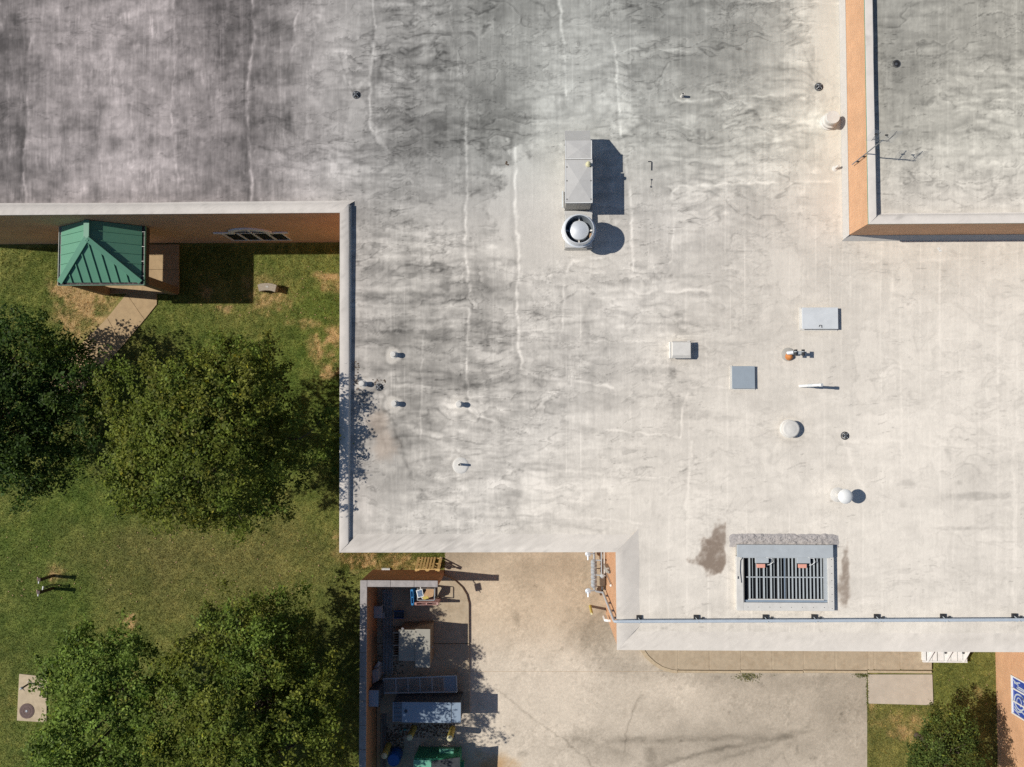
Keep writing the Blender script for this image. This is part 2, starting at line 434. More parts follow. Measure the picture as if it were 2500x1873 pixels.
# ---------------------------------------------------------------- the roof's stains
RX = [0,200,400,600,800,1000,1200,1400,1600,1800,2000,2200,2400]
RY = [0,150,300,450,600,750,900,1050,1200,1350,1500]
RT = [
 [124,148,138,128,154,142,144,160,146,150,186,160,166],
 [122,158,140,132,164,140,150,176,148,152,200,152,166],
 [122,158,148,132,158,126,132,186,170,170,206,164,190],
 [132,158,156,142,172,160,160,200,188,188,206,196,202],
 [150,150,150,150,172,184,186,202,196,198,210,214,216],
 [152,152,152,152,176,164,178,199,200,205,214,220,222],
 [150,150,150,150,165,158,175,193,204,211,216,223,224],
 [150,150,150,150,166,166,188,205,213,219,221,226,224],
 [160,160,160,160,182,187,205,216,220,224,223,226,220],
 [190,190,190,190,192,196,206,214,217,223,223,226,222],
 [215,215,215,215,215,215,216,218,220,222,222,224,222]]
SEAMS = [  # paths of the pale seams, photo pixels, width, strength
 ([(75,90),(68,180),(70,300),(60,380),(58,440),(66,498)],5,44),([(618,-20),(620,80),(614,130),(604,210),(604,300),(610,370),(614,430),(612,500)],6,46),
 ([(422,20),(425,180),(418,260),(424,380),(436,440),(433,495)],3.5,26),([(730,20),(718,90),(708,170)],4,30),([(240,220),(236,310),(246,400),(250,490)],3,22),
 ([(320,250),(322,370)],3.5,18),([(908,-20),(915,70),(905,170),(902,270),(906,310),(925,345)],4,36),([(905,310),(940,360),(960,390),(985,400)],4,22),
 ([(1366,-20),(1372,80),(1378,150),(1382,230)],5,40),([(1495,-20),(1498,90),(1505,160),(1512,280),(1524,390),(1540,470),(1543,600)],5,28),
 ([(1260,360),(1258,450),(1262,560),(1268,640),(1262,740),(1268,860),(1275,905),(1290,920)],5.5,40),
 ([(1140,250),(1136,330),(1142,420),(1138,520),(1134,600),(1145,700),(1143,800),(1140,880),(1146,1000),(1170,1018),(1210,1028)],4.5,36),
 ([(1033,620),(1035,780),(1030,870)],3,16),([(1380,700),(1385,650),(1400,635),(1470,632)],4,24),([(1378,700),(1372,790),(1370,830)],4,24),
 ([(1543,600),(1545,700),(1555,717),(1620,712),(1690,708),(1735,712)],5,30),([(1515,130),(1530,120),(1600,122),(1700,128)],4,24),
 ([(1645,230),(1652,246),(1690,250),(1790,236),(1900,234),(1965,242)],4.5,30),([(1560,352),(1640,354),(1740,358),(1850,350),(1900,345)],4.5,26),
 ([(1640,470),(1650,458),(1740,452),(1850,448),(1950,444),(2030,446)],5,30),([(1642,470),(1644,560),(1638,640)],4,16),
 ([(1275,905),(1320,925),(1350,922),(1400,930),(1450,938),(1500,945)],4.5,28),([(1395,835),(1510,833),(1590,834),(1640,834)],3,18),
 ([(1420,1040),(1500,1050),(1570,1060),(1660,1066)],4,26),([(1660,1066),(1668,1000),(1680,960)],4,22),([(1664,950),(1720,942),(1790,948)],3.5,18),
 ([(1690,1080),(1685,1130),(1675,1250)],5,16),([(1080,1146),(1250,1150),(1420,1152),(1500,1162),(1640,1168)],3,12),
 ([(1210,1258),(1300,1265),(1420,1264),(1530,1272),(1590,1282)],4,16),([(1030,880),(1028,1000),(1026,1120),(1036,1138)],3.5,20),
 ([(2060,1080),(2180,1078),(2300,1088),(2400,1090),(2510,1072)],5,12),([(2050,640),(2200,640),(2350,632),(2510,612)],4,10),
 ([(2180,825),(2300,830),(2400,822)],3,8),([(1100,5),(1106,120),(1100,190)],2.5,14),([(1800,6),(1900,2),(2010,8),(2070,8)],4,26),
 ([(2472,1090),(2478,1300),(2474,1500)],6,10),([(2322,1100),(2330,1300),(2326,1380)],4,8),
]
PATCH = [ # smooth pale coating patches
 (1915,650,40,46),(1930,700,24,30),(2212,690,16,40),(2120,860,34,60),(2110,960,26,40),(2155,800,16,20),(2170,1330,24,40),(2180,1260,24,14),(2130,1205,16,22),
 (930,85,12,20),(845,160,11,16),(925,340,10,14),(905,160,7,20),(1412,308,16,8),(2018,60,30,160),(2035,320,24,60),(1960,420,16,26),(1935,475,12,16),(870,300,20,60),(2200,1480,20,60)]
DARK = [ # darker stains: x, y, rx, ry, strength
 (1110,306,150,14,34),(1060,356,80,30,22),(1020,215,70,36,16),(1240,270,60,40,18),(1330,390,46,30,24),(1190,240,70,22,18),(960,376,60,14,20),
 (1020,140,80,40,16),(1200,20,90,36,14),(1190,690,55,22,28),(1180,715,60,12,24),(1180,770,44,20,22),(1270,770,40,24,16),(1020,700,26,60,18),(960,830,60,22,18),
 (1430,785,10,36,36),(1340,770,60,12,14),(1170,820,60,24,18),(1000,900,90,14,18),(1190,960,140,16,18),(1420,975,110,22,20),(1090,1040,70,10,18),(1010,985,36,24,16),
 (980,1090,30,60,22),(950,1240,16,60,26),(1010,1180,60,24,20),(1090,1170,50,16,22),(1060,1250,40,18,14),(1200,1215,60,8,18),(1265,1205,12,22,26),
 (1585,905,50,8,30),(1640,930,10,40,30),(1650,985,24,14,24),(1700,1012,60,9,28),(1770,1022,40,7,16),(1345,1275,16,16,16),(1160,1262,40,6,18),(1595,1240,5,24,18),
 (1650,790,70,5,22),(1870,820,20,26,18),(1900,780,14,50,12),(2160,700,12,60,14),(2316,670,20,30,14),(2320,720,20,14,10),(2380,1212,70,9,34),(2420,1130,60,16,14),(2410,1160,50,20,10),
 (2320,1290,60,5,22),(2400,1290,60,5,18),(2316,1100,8,20,22),(2342,1178,7,7,26),(2372,1164,7,6,22),(2210,1182,20,8,24),(2202,1232,9,11,20),(2024,1142,8,8,22),
 (1730,1190,30,6,14),(820,250,20,50,12),(835,390,12,40,20),(1990,170,24,60,16),(1930,200,60,40,12),(2060,225,14,60,10),(1560,20,100,50,10),(1800,140,140,50,10),
 (2195,150,30,60,18),(2300,110,160,50,10),(2270,190,120,36,8),(560,60,90,50,10),(700,230,60,80,12),(60,200,60,160,10),(180,340,100,40,16),(460,480,140,20,14),(100,430,80,40,14),
 (540,470,60,30,12),(40,120,40,120,8)]

def roof_paint(x, y, z):
    px, py = Q(x, y, z)
    wx = 30*fbm(px/140, py/140, 1); wy = 30*fbm(px/140, py/140, 2)
    lum = grid_interp(px + 1.4*wx, py + 1.4*wy, RX, RY, RT)
    wl = 1 - sstep(700, 880, px + wx)
    wrt = sstep(1500, 2000, px + 0.5*(py-600) + 4*wx) * sstep(420, 640, py)
    wrt = np.maximum(wrt, sstep(1270, 1560, py + 0.45*(px-1200)))
    wc = np.clip(1 - wl - wrt, 0, 1)
    vs = fbm(px/8, py/150, 3, 3); vs2 = fbm(px/40, py/170, 4, 4)
    hb = fbm((px+2*wx)/100, (py+wy)/24, 5, 4, 0.6); hb2 = fbm((px+wx)/34, (py+wy)/13, 6, 4, 0.6)
    bl = fbm((px+wx)/70, (py+wy)/52, 7, 5, 0.6); fine = fbm(px/14, py/10, 8, 3)
    # lanes laid side by side on the old left roof, each weathered differently
    lx = px + 10*fbm(px/30, py/60, 300, 4) + 5*fbm(px/6, py/14, 301, 2)
    edges = [-400, 66, 150, 240, 430, 610, 716, 845]; tone = [-10, 12, -6, 20, -8, -10, 4, 0]
    lane = np.zeros_like(px)
    for e0, e1, k in zip(edges, edges[1:]+[9000], tone):
        lane = lane + k*sstep(e0-5, e0+5, lx)*(1-sstep(e1-5, e1+5, lx))
    lane = lane*(0.6 + 0.9*fbm(px/200, py/160, 302, 2))
    pf = fbm((px+.5*wx)/46, (py+.5*wy)/40, 303, 5, 0.62); pf2 = fbm((px+.3*wx)/20, py/32, 304, 4, 0.6)
    hatch = fbm(px/3.6, py/46, 305, 3, 0.7)
    lum = lum + wl*(-5 + 1.3*lane + 11*vs2 + 9*vs + 36*pf + 21*pf2 + 15*hatch + 14*hb2 + 10*fine + .5*(58*(np.clip(np.abs(fbm((px+.4*wx)/60, (py+.4*wy)/26, 350, 2)), 0, .4)-.19)))
    drip = sstep(.12, .55, fbm(px/6, py/36, 306, 3, .65)); spk = sstep(.35, .65, fbm(px/13, py/17, 307, 3, .7))
    lum = lum + wl*(20*drip*np.clip(.4+1.4*fbm(px/80, py/60, 308, 2), 0, 1.2) + 15*spk)
    # puffy foam: pale cushions with soft dark creases between them
    bil = np.abs(fbm((px+.5*wx)/95, (py+.6*wy)/24, 310, 2)); bil2 = np.abs(fbm((px+.4*wx)/44, (py+.5*wy)/17, 312, 2)); bil3 = np.abs(fbm((px+.3*wx)/20, (py+.3*wy)/11, 314, 2))
    puff = 58*(np.clip(bil, 0, .42)-.20) + 46*(np.clip(bil2, 0, .42)-.20) + 30*(np.clip(bil3, 0, .4)-.19)
    pm = np.clip(0.8 + 1.3*fbm(px/170, py/110, 316, 2), .15, 1.7)
    lanes = fbm(px/13, py/420, 318, 3, .7)
    patchy = fbm((px+.4*wx)/62, (py+.4*wy)/48, 319, 5, .62)
    band = fbm((px+.8*wx)/190, (py+.6*wy)/21, 320, 4, .6)
    ml = blob(px, py, 1030, 860, 300, 340, .6, .5, 342, .01)
    lum = lum + ml*(20*fbm((px+.3*wx)/30, (py+.3*wy)/70, 343, 4, .6) + 16*band - 26*sstep(.18, .5, fbm((px+.5*wx)/75, (py+.5*wy)/30, 344, 4, .6)))
    lum = lum + wc*(14*band + 15*patchy + 9*lanes + 9*hatch + 9*fine + 13*pf2 + .72*pm*puff)
    lum = lum + wrt*(9*bl + 5*hb2 + 5*hatch + 5*lanes + 4*fine + 0.14*puff)
    # soft dark flow marks with a pale bank uphill of each
    for k, (a, b, amp) in enumerate(((150, 46, 24), (100, 32, 22), (60, 20, 18), (44, 30, 14))):
        nfield = fbm((px+1.1*wx)/a, (py+1.1*wy)/b, 60+k*5, 4)
        gate = sstep(0.0, 0.35, fbm(px/110, py/80, 80+k, 2))
        lum = lum - amp*np.exp(-(nfield/0.035)**2)*gate*(0.7*wl + 1.25*wc + 0.55*wrt)
        lum = lum + 0.55*amp*np.exp(-((nfield-0.085)/0.05)**2)*gate*(0.3*wl + 0.8*wc + 0.2*wrt)
    # edges of the sprayed lifts: a crisp dark lower edge that fades uphill, row after row
    for k, (sp_, jx_, jy_, amp) in enumerate(((46, 75, 60, 30), (27, 48, 34, 20))):
        v = (py + 30*fbm(px/jx_, py/jy_, 360+k, 3) + 9*fbm(px/20, py/20, 364+k, 3))/sp_
        row = np.floor(v); f = v-row
        g = sstep(-.15, .45, fbm(px/120+row*3.7, row*5.3, 368+k, 3))*np.clip(.5+1.2*fbm(px/230, py/200, 372+k, 2), 0, 1)
        edge = np.exp(-f/.055)*1.0 + .45*np.exp(-f/.3) - .14
        lum = lum - amp*g*edge*(0.45*wl + 1.0*wc + 0.22*wrt) + .45*amp*g*np.exp(-(1-f)/.10)*(0.3*wl + wc + .3*wrt)
    # ponding tide marks on the clean coating
    pond = fbm((px+2*wx)/95, (py+2*wy)/80, 330, 3)
    lum = lum - 13*wrt*np.exp(-(pond/0.03)**2)*sstep(-.1, .3, fbm(px/150, py/150, 331, 2)) - 5*wrt*sstep(0, .12, pond)
    # work joint down the lower right roof edge
    lum = lum - 62*stroke(px, py, [(1526,1346),(1529,1400),(1533,1450),(1534,1500),(1537,1552)], 5, 6, 340)*(.6+.6*fbm(px/8, py/40, 341, 2))
    # short scratch like wrinkles
    wr = fbm((px+wx)/26, (py + 0.12*px + wy)/3.2, 90, 2)
    lum = lum - 40*sstep(0.50, 0.72, wr)*sstep(0.0, 0.35, fbm(px/90, py/70, 91, 3))*(0.6*wl + wc + 0.7*wrt)
    # cleaner recoated areas with ragged edges
    for k, (cx, cy, rx, ry, v, st) in enumerate(((1300,500,88,150,203,.85),(1120,520,110,42,190,.6),(1470,610,110,60,203,.5),(2034,190,44,340,205,.75),(2030,470,60,60,206,.7),(1300,610,120,24,200,.6))):
        m = st*blob(px, py, cx, cy, rx, ry, 0.16, 0.7, 240+k, 0.035)
        lum = lum*(1-m) + m*(v + 6*bl + 4*hatch + 3*fine)
    # water runs towards the drains
    for k, (pts, wd, s_) in enumerate((([(870,236),(850,200),(842,160),(846,120)],4,26),([(872,228),(898,190),(912,140),(914,90)],5,24),([(866,246),(852,300),(840,350),(800,430)],9,16),([(880,250),(905,300),(930,345),(948,390)],7,20),
                                       ([(1995,206),(1960,176),(1900,164)],3,-22),([(1994,212),(1940,196),(1870,196)],3,-18),([(1996,204),(1975,160),(1960,120)],3,-18),([(1990,222),(1930,240)],3,-14),([(862,225),(838,180),(826,130)],3,-26),([(880,226),(926,186),(935,140)],4,-24),([(930,950),(950,1010),(975,1080),(1000,1160)],4,-24),([(922,955),(925,1020),(940,1090)],5,-16),([(2060,1072),(2080,1130),(2110,1200)],5,10))):
        lum = lum + s_*stroke(px, py, pts, wd, 9, 260+k)
    # thin pale roller lines running away from the camera
    rl = sstep(0.55, 0.8, fbm(px/5.0, py/700, 92, 2))
    lum = lum + 16*rl*sstep(-0.2, 0.3, fbm(px/60, py/90, 93, 2))
    # fine straight lap lines
    lap = np.exp(-((((px+4*fbm(px/300, py/300, 94, 1)) % 47.3)-23)/1.5)**2)*sstep(-.25, .35, fbm(px/47, py/140, 97, 3))
    lum = lum + 9*lap
    for k, (cx, cy, rx, ry, s) in enumerate(DARK):
        lum = lum - 0.7*s*blob(px, py, cx, cy, rx, ry, 0.45, 0.9, k, 0.05)*np.clip(.8+.9*bl+.8*fine, .2, 1.5)
    sn1 = fbm(px/25, py/25, 150, 2); sn2 = fbm(px/30, py/30, 95, 3)
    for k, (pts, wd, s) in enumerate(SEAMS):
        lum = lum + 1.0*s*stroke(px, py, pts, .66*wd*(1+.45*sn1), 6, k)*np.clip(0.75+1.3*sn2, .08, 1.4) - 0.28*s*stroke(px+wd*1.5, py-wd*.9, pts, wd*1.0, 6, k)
    pk = np.zeros_like(px)
    for k, (cx, cy, rx, ry) in enumerate(PATCH):
        b = blob(px, py, cx, cy, rx, ry, 0.10, 0.75, 200+k, 0.045); pk = np.maximum(pk, b)
        rim = np.clip(blob(px, py, cx, cy, rx*1.12, ry*1.12, 0.12, 0.75, 200+k, 0.045) - b, 0, 1)
        lum = lum - 9*rim
    tgt = np.clip(grid_interp(px, py, RX, RY, RT)+12, 178, 226)
    lum = lum*(1-0.55*pk) + 0.55*pk*tgt
    # cleaner coating along the foot of the upper block and beside the roof edges
    ft = sstep(2040, 2058, px)*(1-sstep(2100, 2110, px))*(1-sstep(560, 590, py))
    lum = lum + ft*(222-lum)*0.7
    # drain rings and mounds of coating round the pipes
    for cx, cy, r in ((958.7,868,22),(960.6,988,24),(1119,990,26),(1121,1136,20),(882,938,16),(2021,302,30),(2043,408,18),(1931,1050,30),(2045,1208,20)):
        d = np.hypot(px-cx, py-cy) + 5*fbm(px/14, py/14, int(cx) % 60, 2)
        lum = lum + (1-sstep(r*0.7, r, d))*np.clip(206-lum, 0, 60)*0.75 - 10*np.exp(-((d-r*1.08)/3.0)**2)
    lum = np.clip(lum, 78, 236)
    warm = sstep(1000, 2000, px + 0.8*(py-700))
    warm = np.maximum(warm, .65*sstep(380, 640, py))
    lft = 1 - sstep(500, 1000, px)
    cool = sstep(900, 1300, px)*(1-sstep(300, 560, py))
    r = lum*(1.003 + 0.016*warm + 0.019*lft - 0.004*cool); g = lum*(0.985 - 0.006*warm - 0.019*lft + 0.012*cool); b = lum*(0.955 - 0.034*warm - 0.004*lft + 0.004*cool)
    br = np.maximum(blob(px, py, 1738, 1360, 38, 40, 0.22, 0.7, 301, 0.04), 0.85*blob(px, py, 1758, 1312, 22, 30, 0.3, 0.7, 302, 0.05))*(1-0.85*sstep(1770, 1774, px))
    br = np.maximum(br, 0.75*blob(px, py, 2060, 1440, 13, 40, 0.5, 0.8, 303, 0.06))
    br = np.maximum(br, 0.8*blob(px, py, 2064, 1395, 8, 50, 0.5, 0.8, 304, 0.06))
    tan = np.maximum(blob(px, py, 922, 1030, 24, 30, 0.7, 0.6, 305), blob(px, py, 940, 1085, 26, 36, 0.7, 0.6, 306))
    rgb = np.stack([r, g, b], -1)
    br = br*np.clip(.95 + .8*fbm(px/14, py/14, 307, 4, .65), .25, 1)
    for m, c in ((br*0.97, (140, 124, 110)), (tan*0.35, (186, 160, 138))):
        rgb = rgb*(1-m[..., None]) + m[..., None]*np.array(c)
    return lin(rgb/255.0)/LIGHT

def drive_paint(x, y, z):
    px, py = Q(x, y, z)
    wx = 30*fbm(px/120, py/120, 101); wy = 30*fbm(px/120, py/120, 102)
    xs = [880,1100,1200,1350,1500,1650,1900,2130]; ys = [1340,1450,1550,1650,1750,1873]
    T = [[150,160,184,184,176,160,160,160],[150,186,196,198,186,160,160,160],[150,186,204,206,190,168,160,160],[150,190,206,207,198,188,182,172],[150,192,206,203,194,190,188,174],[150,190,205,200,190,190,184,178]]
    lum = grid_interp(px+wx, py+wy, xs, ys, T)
    bl = fbm(px/70, py/60, 103, 5, 0.62); sp = fbm(px/9, py/9, 104, 4, 0.7)
    gr = fbm(px/4.5, py/4.5, 106, 3, .8)
    rough_ = sstep(-.15, .35, fbm(px/80, py/80, 107, 4))
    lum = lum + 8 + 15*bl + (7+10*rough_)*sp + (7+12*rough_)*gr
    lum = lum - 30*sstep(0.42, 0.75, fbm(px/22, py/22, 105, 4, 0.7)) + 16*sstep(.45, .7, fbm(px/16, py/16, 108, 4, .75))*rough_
    for k, (cx, cy, rx, ry, s) in enumerate(((1420,1805,40,24,22),(1470,1845,50,24,14),(1590,1850,14,24,30),(1450,1540,60,46,20),(1500,1620,60,26,14),(1360,1400,60,40,10),(1260,1390,60,40,8),(1680,1640,160,16,10),(1880,1660,200,20,12),(1260,1510,10,16,18),(1275,1840,14,7,26),(1150,1350,60,30,14),(1650,1690,60,30,-14),(1700,1740,50,30,-10),(1580,1700,60,30,-8))):
        lum = lum - s*blob(px, py, cx, cy, rx, ry, 0.7, 0.8, 110+k, 0.05)
    # tyre marks
    for k, (pts, wd, s) in enumerate((([(1480,1802),(1600,1806),(1760,1800),(1930,1796)],6,18),([(1540,1893),(1620,1866),(1720,1838),(1840,1812),(1930,1797),(1985,1776)],6,15),([(1640,1893),(1720,1868),(1820,1836),(1920,1806)],4,11),([(1380,1800),(1480,1822),(1560,1858),(1600,1893)],7,9),([(1480,1815),(1600,1812),(1750,1806)],4,12),([(1590,1880),(1700,1842),(1850,1808)],3,12),([(1850,1890),(1930,1815),(1990,1750)],4,8),([(1420,1560),(1440,1520),(1470,1490)],4,8))):
        lum = lum - 1.7*s*stroke(px, py, pts, wd*1.15, 8, 130+k)*np.clip(0.65+.9*fbm(px/60, py/12, 140+k, 3), 0.1, 1.3)
    # hairline cracks
    for k, (pts, s) in enumerate((([(1205,1680),(1300,1752),(1380,1810),(1470,1890)],26),([(1562,1700),(1540,1745),(1528,1800),(1526,1840)],22),([(1910,1840),(1925,1873)],16))):
        lum = lum - 1.2*s*stroke(px, py, pts, 2.0, 7, 150+k)
    lum = lum - 15*blob(px, py, 1900, 1760, 260, 90, .9, .6, 165, .015) - 16*blob(px, py, 1700, 1830, 240, 40, .8, .7, 166, .02) - 14*blob(px, py, 1380, 1480, 200, 120, .9, .7, 167, .015)
    lum = np.clip(lum, 90, 228)
    k = 1-np.clip((lum-120)/90, 0, 1)
    warm = (1-sstep(1500, 1800, px))*(1-sstep(1480, 1640, py))
    r = lum*(1.0+0.01*warm); g = lum*(0.938-0.010*k-0.018*warm); b = lum*(0.852-0.03*k-0.05*warm)
    rgb = np.stack([r, g, b], -1)
    o = blob(px, py, 1200, 1880, 50, 34, 0.8, 0.6, 160); m = (o*0.6)[..., None]
    rgb = rgb*(1-m) + m*np.array((176, 128, 72))
    return lin(rgb/255.0)/LIGHT

BARE = [(165,705,36,22,1),(205,730,36,30,1),(225,770,40,34,.8),(230,700,26,12,.6),(170,760,50,24,.7),(190,800,40,30,.7),(270,745,40,24,.5),(800,675,30,9,.9),(815,700,26,12,.7),(740,790,30,10,.6),(815,815,20,24,.8),
        (805,905,26,16,.9),(770,855,20,30,.6),(650,720,50,36,.55),(640,690,40,20,.4),(545,755,16,8,.7),(500,710,14,18,.5),(810,870,10,10,.9),(890,1365,50,22,.75),(960,1372,50,22,.6),(1060,1385,30,10,.6),(825,1340,14,30,.5),
        (140,1400,20,20,.7),(320,1520,14,14,.8),(300,1560,16,10,.5),(2200,1790,36,16,.7),(2170,1760,40,20,.35),(2240,1770,26,30,.4),(2128,1700,6,60,.5),(2385,1690,12,10,.5)]
def grass_paint(x, y, z=0.0):
    px, py = Q(x, y, z)
    a = fbm(px/150, py/120, 170, 4); b = fbm(px/30, py/30, 171, 4, 0.65); c = fbm(px/7, py/7, 172, 3, 0.7)
    t = np.clip(0.45 + 0.42*a + 0.30*b + 0.35*c, 0, 1)[..., None]
    green = np.array((88, 108, 42.)); olive = np.array((126, 120, 68.))
    rgb = green*(1-t) + olive*t
    dry = np.clip(blob(px, py, 560, 1400, 330, 110, 0.9, 0.7, 178, 0.012)*.55 + blob(px, py, 330, 1340, 200, 60, .9, .7, 179, .02)*.3, 0, 1)[..., None]
    rgb = rgb*(1-dry) + dry*np.array((118, 111, 66.))
    lush = np.clip(blob(px, py, 90, 1520, 110, 160, 0.8, 0.6, 175, 0.02)*0.6 + blob(px, py, 780, 745, 50, 50, 0.6, 0.7, 176)*0.7 + blob(px, py, 2310, 1660, 60, 40, 0.8, 0.6, 177)*0.5, 0, 1)[..., None]
    rgb = rgb*(1-lush*0.6) + lush*0.6*np.array((66, 92, 30.))
    ne = (sstep(2100, 2130, px)*0.45)[..., None]
    rgb = rgb*(1-ne) + ne*np.array((124, 116, 66.))
    rgb = rgb*(1 + 0.22*c[..., None] + 0.14*b[..., None])
    bare = np.zeros_like(px)
    for k, (cx, cy, rx, ry, s) in enumerate(BARE):
        bare = np.maximum(bare, s*blob(px, py, cx, cy, rx, ry, 0.6, 1.0, 180+k, 0.07))
    m = np.clip(bare*(1.05 + 1.1*b + .9*c), 0, .92)[..., None]
    rgb = rgb*(1-m) + m*np.array((178, 147, 104.))*(1+0.2*c[..., None])
    return lin(np.clip(rgb, 0, 255)/255.0)/LIGHT

# ---------------------------------------------------------------- painted sheets
def sheet(name, xs, ys, z, corner, mat, painter, parent=None, kind=None, base=None):
    """a level sheet: tensor grid in u,v mapped over four corner points (00,10,11,01)"""
    u, v = np.meshgrid(xs, ys)
    c = [np.array(k[:2]) for k in corner]
    X = (1-u)*(1-v)*c[0][0]+u*(1-v)*c[1][0]+u*v*c[2][0]+(1-u)*v*c[3][0]
    Y = (1-u)*(1-v)*c[0][1]+u*(1-v)*c[1][1]+u*v*c[2][1]+(1-u)*v*c[3][1]
    rgb = painter(X, Y, z)
    n, m = len(xs), len(ys)
    org = ORG[parent.name] if parent is not None else Vector(base if base else (0, 0, 0))
    co = np.stack([X-org.x, Y-org.y, np.full_like(X, z-org.z)], -1).reshape(-1, 3)
    i = np.arange(n-1)[None, :] + n*np.arange(m-1)[:, None]
    q = np.stack([i+n, i+n+1, i+1, i], -1).reshape(-1, 4)   # v runs downwards in the picture
    me = bpy.data.meshes.new(name)
    me.vertices.add(len(co)); me.vertices.foreach_set('co', co.ravel().astype(np.float32))
    me.loops.add(q.size); me.loops.foreach_set('vertex_index', q.ravel().astype(np.int32))
    me.polygons.add(len(q)); me.polygons.foreach_set('loop_start', np.arange(0, q.size, 4, dtype=np.int32))
    me.update(calc_edges=True)
    at = me.color_attributes.new('paint', 'FLOAT_COLOR', 'POINT')
    pb = np.ones((len(co), 4), dtype=np.float32); pb[:, :3] = rgb.reshape(-1, 3)
    at.data.foreach_set('color', pb.ravel())
    me.materials.append(MT[mat])
    o = bpy.data.objects.new(name, me); col.objects.link(o)
    if parent is not None: o.parent = parent
    else: o.location = org
    ORG[o.name] = org
    if kind: o['kind'] = kind
    return o

def ticks(p0, p1, lo, hi, step, coarse=60):
    """grid positions from p0 to p1 (photo pixels), fine between lo and hi"""
    a = []
    p = p0
    while p < p1 - 1e-6:
        a.append(p)
        st = step if lo - coarse < p < hi else coarse
        if p < lo - coarse: st = min(coarse, lo - coarse + 0.01 - p)
        p += st
    a.append(p1)
    return (np.array(a)-p0)/(p1-p0)

def px_sheet(name, x0, x1, y0, y1, z, mat, painter, step=3.0, corner_px=None, **kw):
    cp = corner_px or [(x0,y0),(x1,y0),(x1,y1),(x0,y1)]
    return sheet(name, ticks(x0, x1, -20, 2520, step), ticks(y0, y1, -20, 1890, step), z, [P(a, b, z) for a, b in cp], mat, painter, **kw)

# ================================================================= SETTING
# ground: grass to the horizon
g = sheet('ground', np.unique(np.concatenate([[0, .2, .35], np.linspace(.4, .6, 420), [.65, .8, 1]])), np.unique(np.concatenate([[0, .2, .35], np.linspace(.4, .6, 420), [.65, .8, 1]])), 0.0,
          [(-140, 140), (140, 140), (140, -140), (-140, -140)], 'grassbase', grass_paint, kind='structure')
g['label'] = 'lawn of short patchy grass round the school building'

# driveway: concrete bays with joints
XE = 2117
drive = thing('driveway', P(1500, 1700, 0), 'wide stained beige concrete yard beside the building', 'driveway', kind='structure')
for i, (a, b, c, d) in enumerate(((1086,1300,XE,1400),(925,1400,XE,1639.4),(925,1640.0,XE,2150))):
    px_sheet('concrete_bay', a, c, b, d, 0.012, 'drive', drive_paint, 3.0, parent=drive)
MB().prism([XY(930,1600,0), XY(XE-4,1600,0), XY(XE-4,1680,0), XY(930,1680,0)], 0.0035, 0.008).build('joint_bed', 'path', drive)

# light pads, walk and kerb south of the building
def slab_row(parent, edges, y0, y1, z0, z1, mat, gap=1.1, name='concrete_slab'):
    for a, b in zip(edges[:-1], edges[1:]):
        x0, Y0 = XY(a+gap/2, y0, z1); x1, Y1 = XY(b-gap/2, y1, z1)
        MB().box(x0, x1, Y0, Y1, z0, z1).build(name, mat, parent, bevel=0.012)

walk = thing('sidewalk', P(1900, 1610, 0), 'long tan concrete sidewalk with rounded end along the building', 'sidewalk', kind='structure')
slab_row(walk, [1655, 1732, 1809, 1885, 1962, 2039, 2119, 2133.5, 2198, 2276], 1480, 1636, 0.02, 0.14, 'slab')
MB().prism([XY(1600, 1484, .13), XY(2272, 1484, .13), XY(2272, 1634, .13), XY(1660, 1634, .13), XY(1612, 1618, .13)], 0.021, 0.134).build('joint_bed', 'slab', walk)
# rounded end slab
arc = [(1655 - .55, 1480), (1655 - .55, 1636)] + [(1640, 1634), (1618, 1627), (1600, 1615), (1585, 1601), (1573, 1584), (1566, 1566), (1563, 1480)]
MB().prism([XY(a, b, 0.14) for a, b in arc], 0.02, 0.14).build('concrete_slab', 'slab', walk)
kb = [(2276, 1640.5), (2100, 1640), (1900, 1640), (1660, 1640.5), (1638, 1638.5), (1615, 1631), (1596, 1618.5), (1580.5, 1604), (1568.5, 1586), (1561.5, 1567), (1558.5, 1480)]
ks = [2276, 2119, 1962, 1809, 1655]
for a, b in zip(ks[:-1], ks[1:]):
    x0, Y0 = XY(b+.5, 1637, .14); x1, Y1 = XY(a-.5, 1644.5, .14)
    MB().box(x0, x1, Y0, Y1, 0.0, 0.147).build('kerb_stone', 'kerb', walk, bevel=0.02)
cur = MB()
inner = [(1654.4,1637),(1640,1635),(1617.5,1628),(1599,1616),(1584,1602),(1572,1585),(1565,1567),(1562,1480)]
outer = [(1654.4,1644.5),(1637,1642.5),(1613,1635),(1592.5,1622),(1576,1606.5),(1563.5,1588),(1556.5,1568),(1553.5,1480)]
for i in range(7):
    cur.prism([XY(*inner[i], .147), XY(*inner[i+1], .147), XY(*outer[i+1], .147), XY(*outer[i], .147)], 0.0, 0.147)
cur.build('kerb_stone', 'kerb', walk)
pad = thing('concrete_pad', P(2197, 1683, 0), 'pale newer concrete pad between the sidewalk and the grass', 'pad', kind='structure')
MB().prism([XY(2119,1647,.06), XY(2276.5,1647,.06), XY(2279,1722,.06), XY(2121,1718,.06)], 0.0, 0.06).build('concrete_slab', 'pale_slab', pad, bevel=.01)

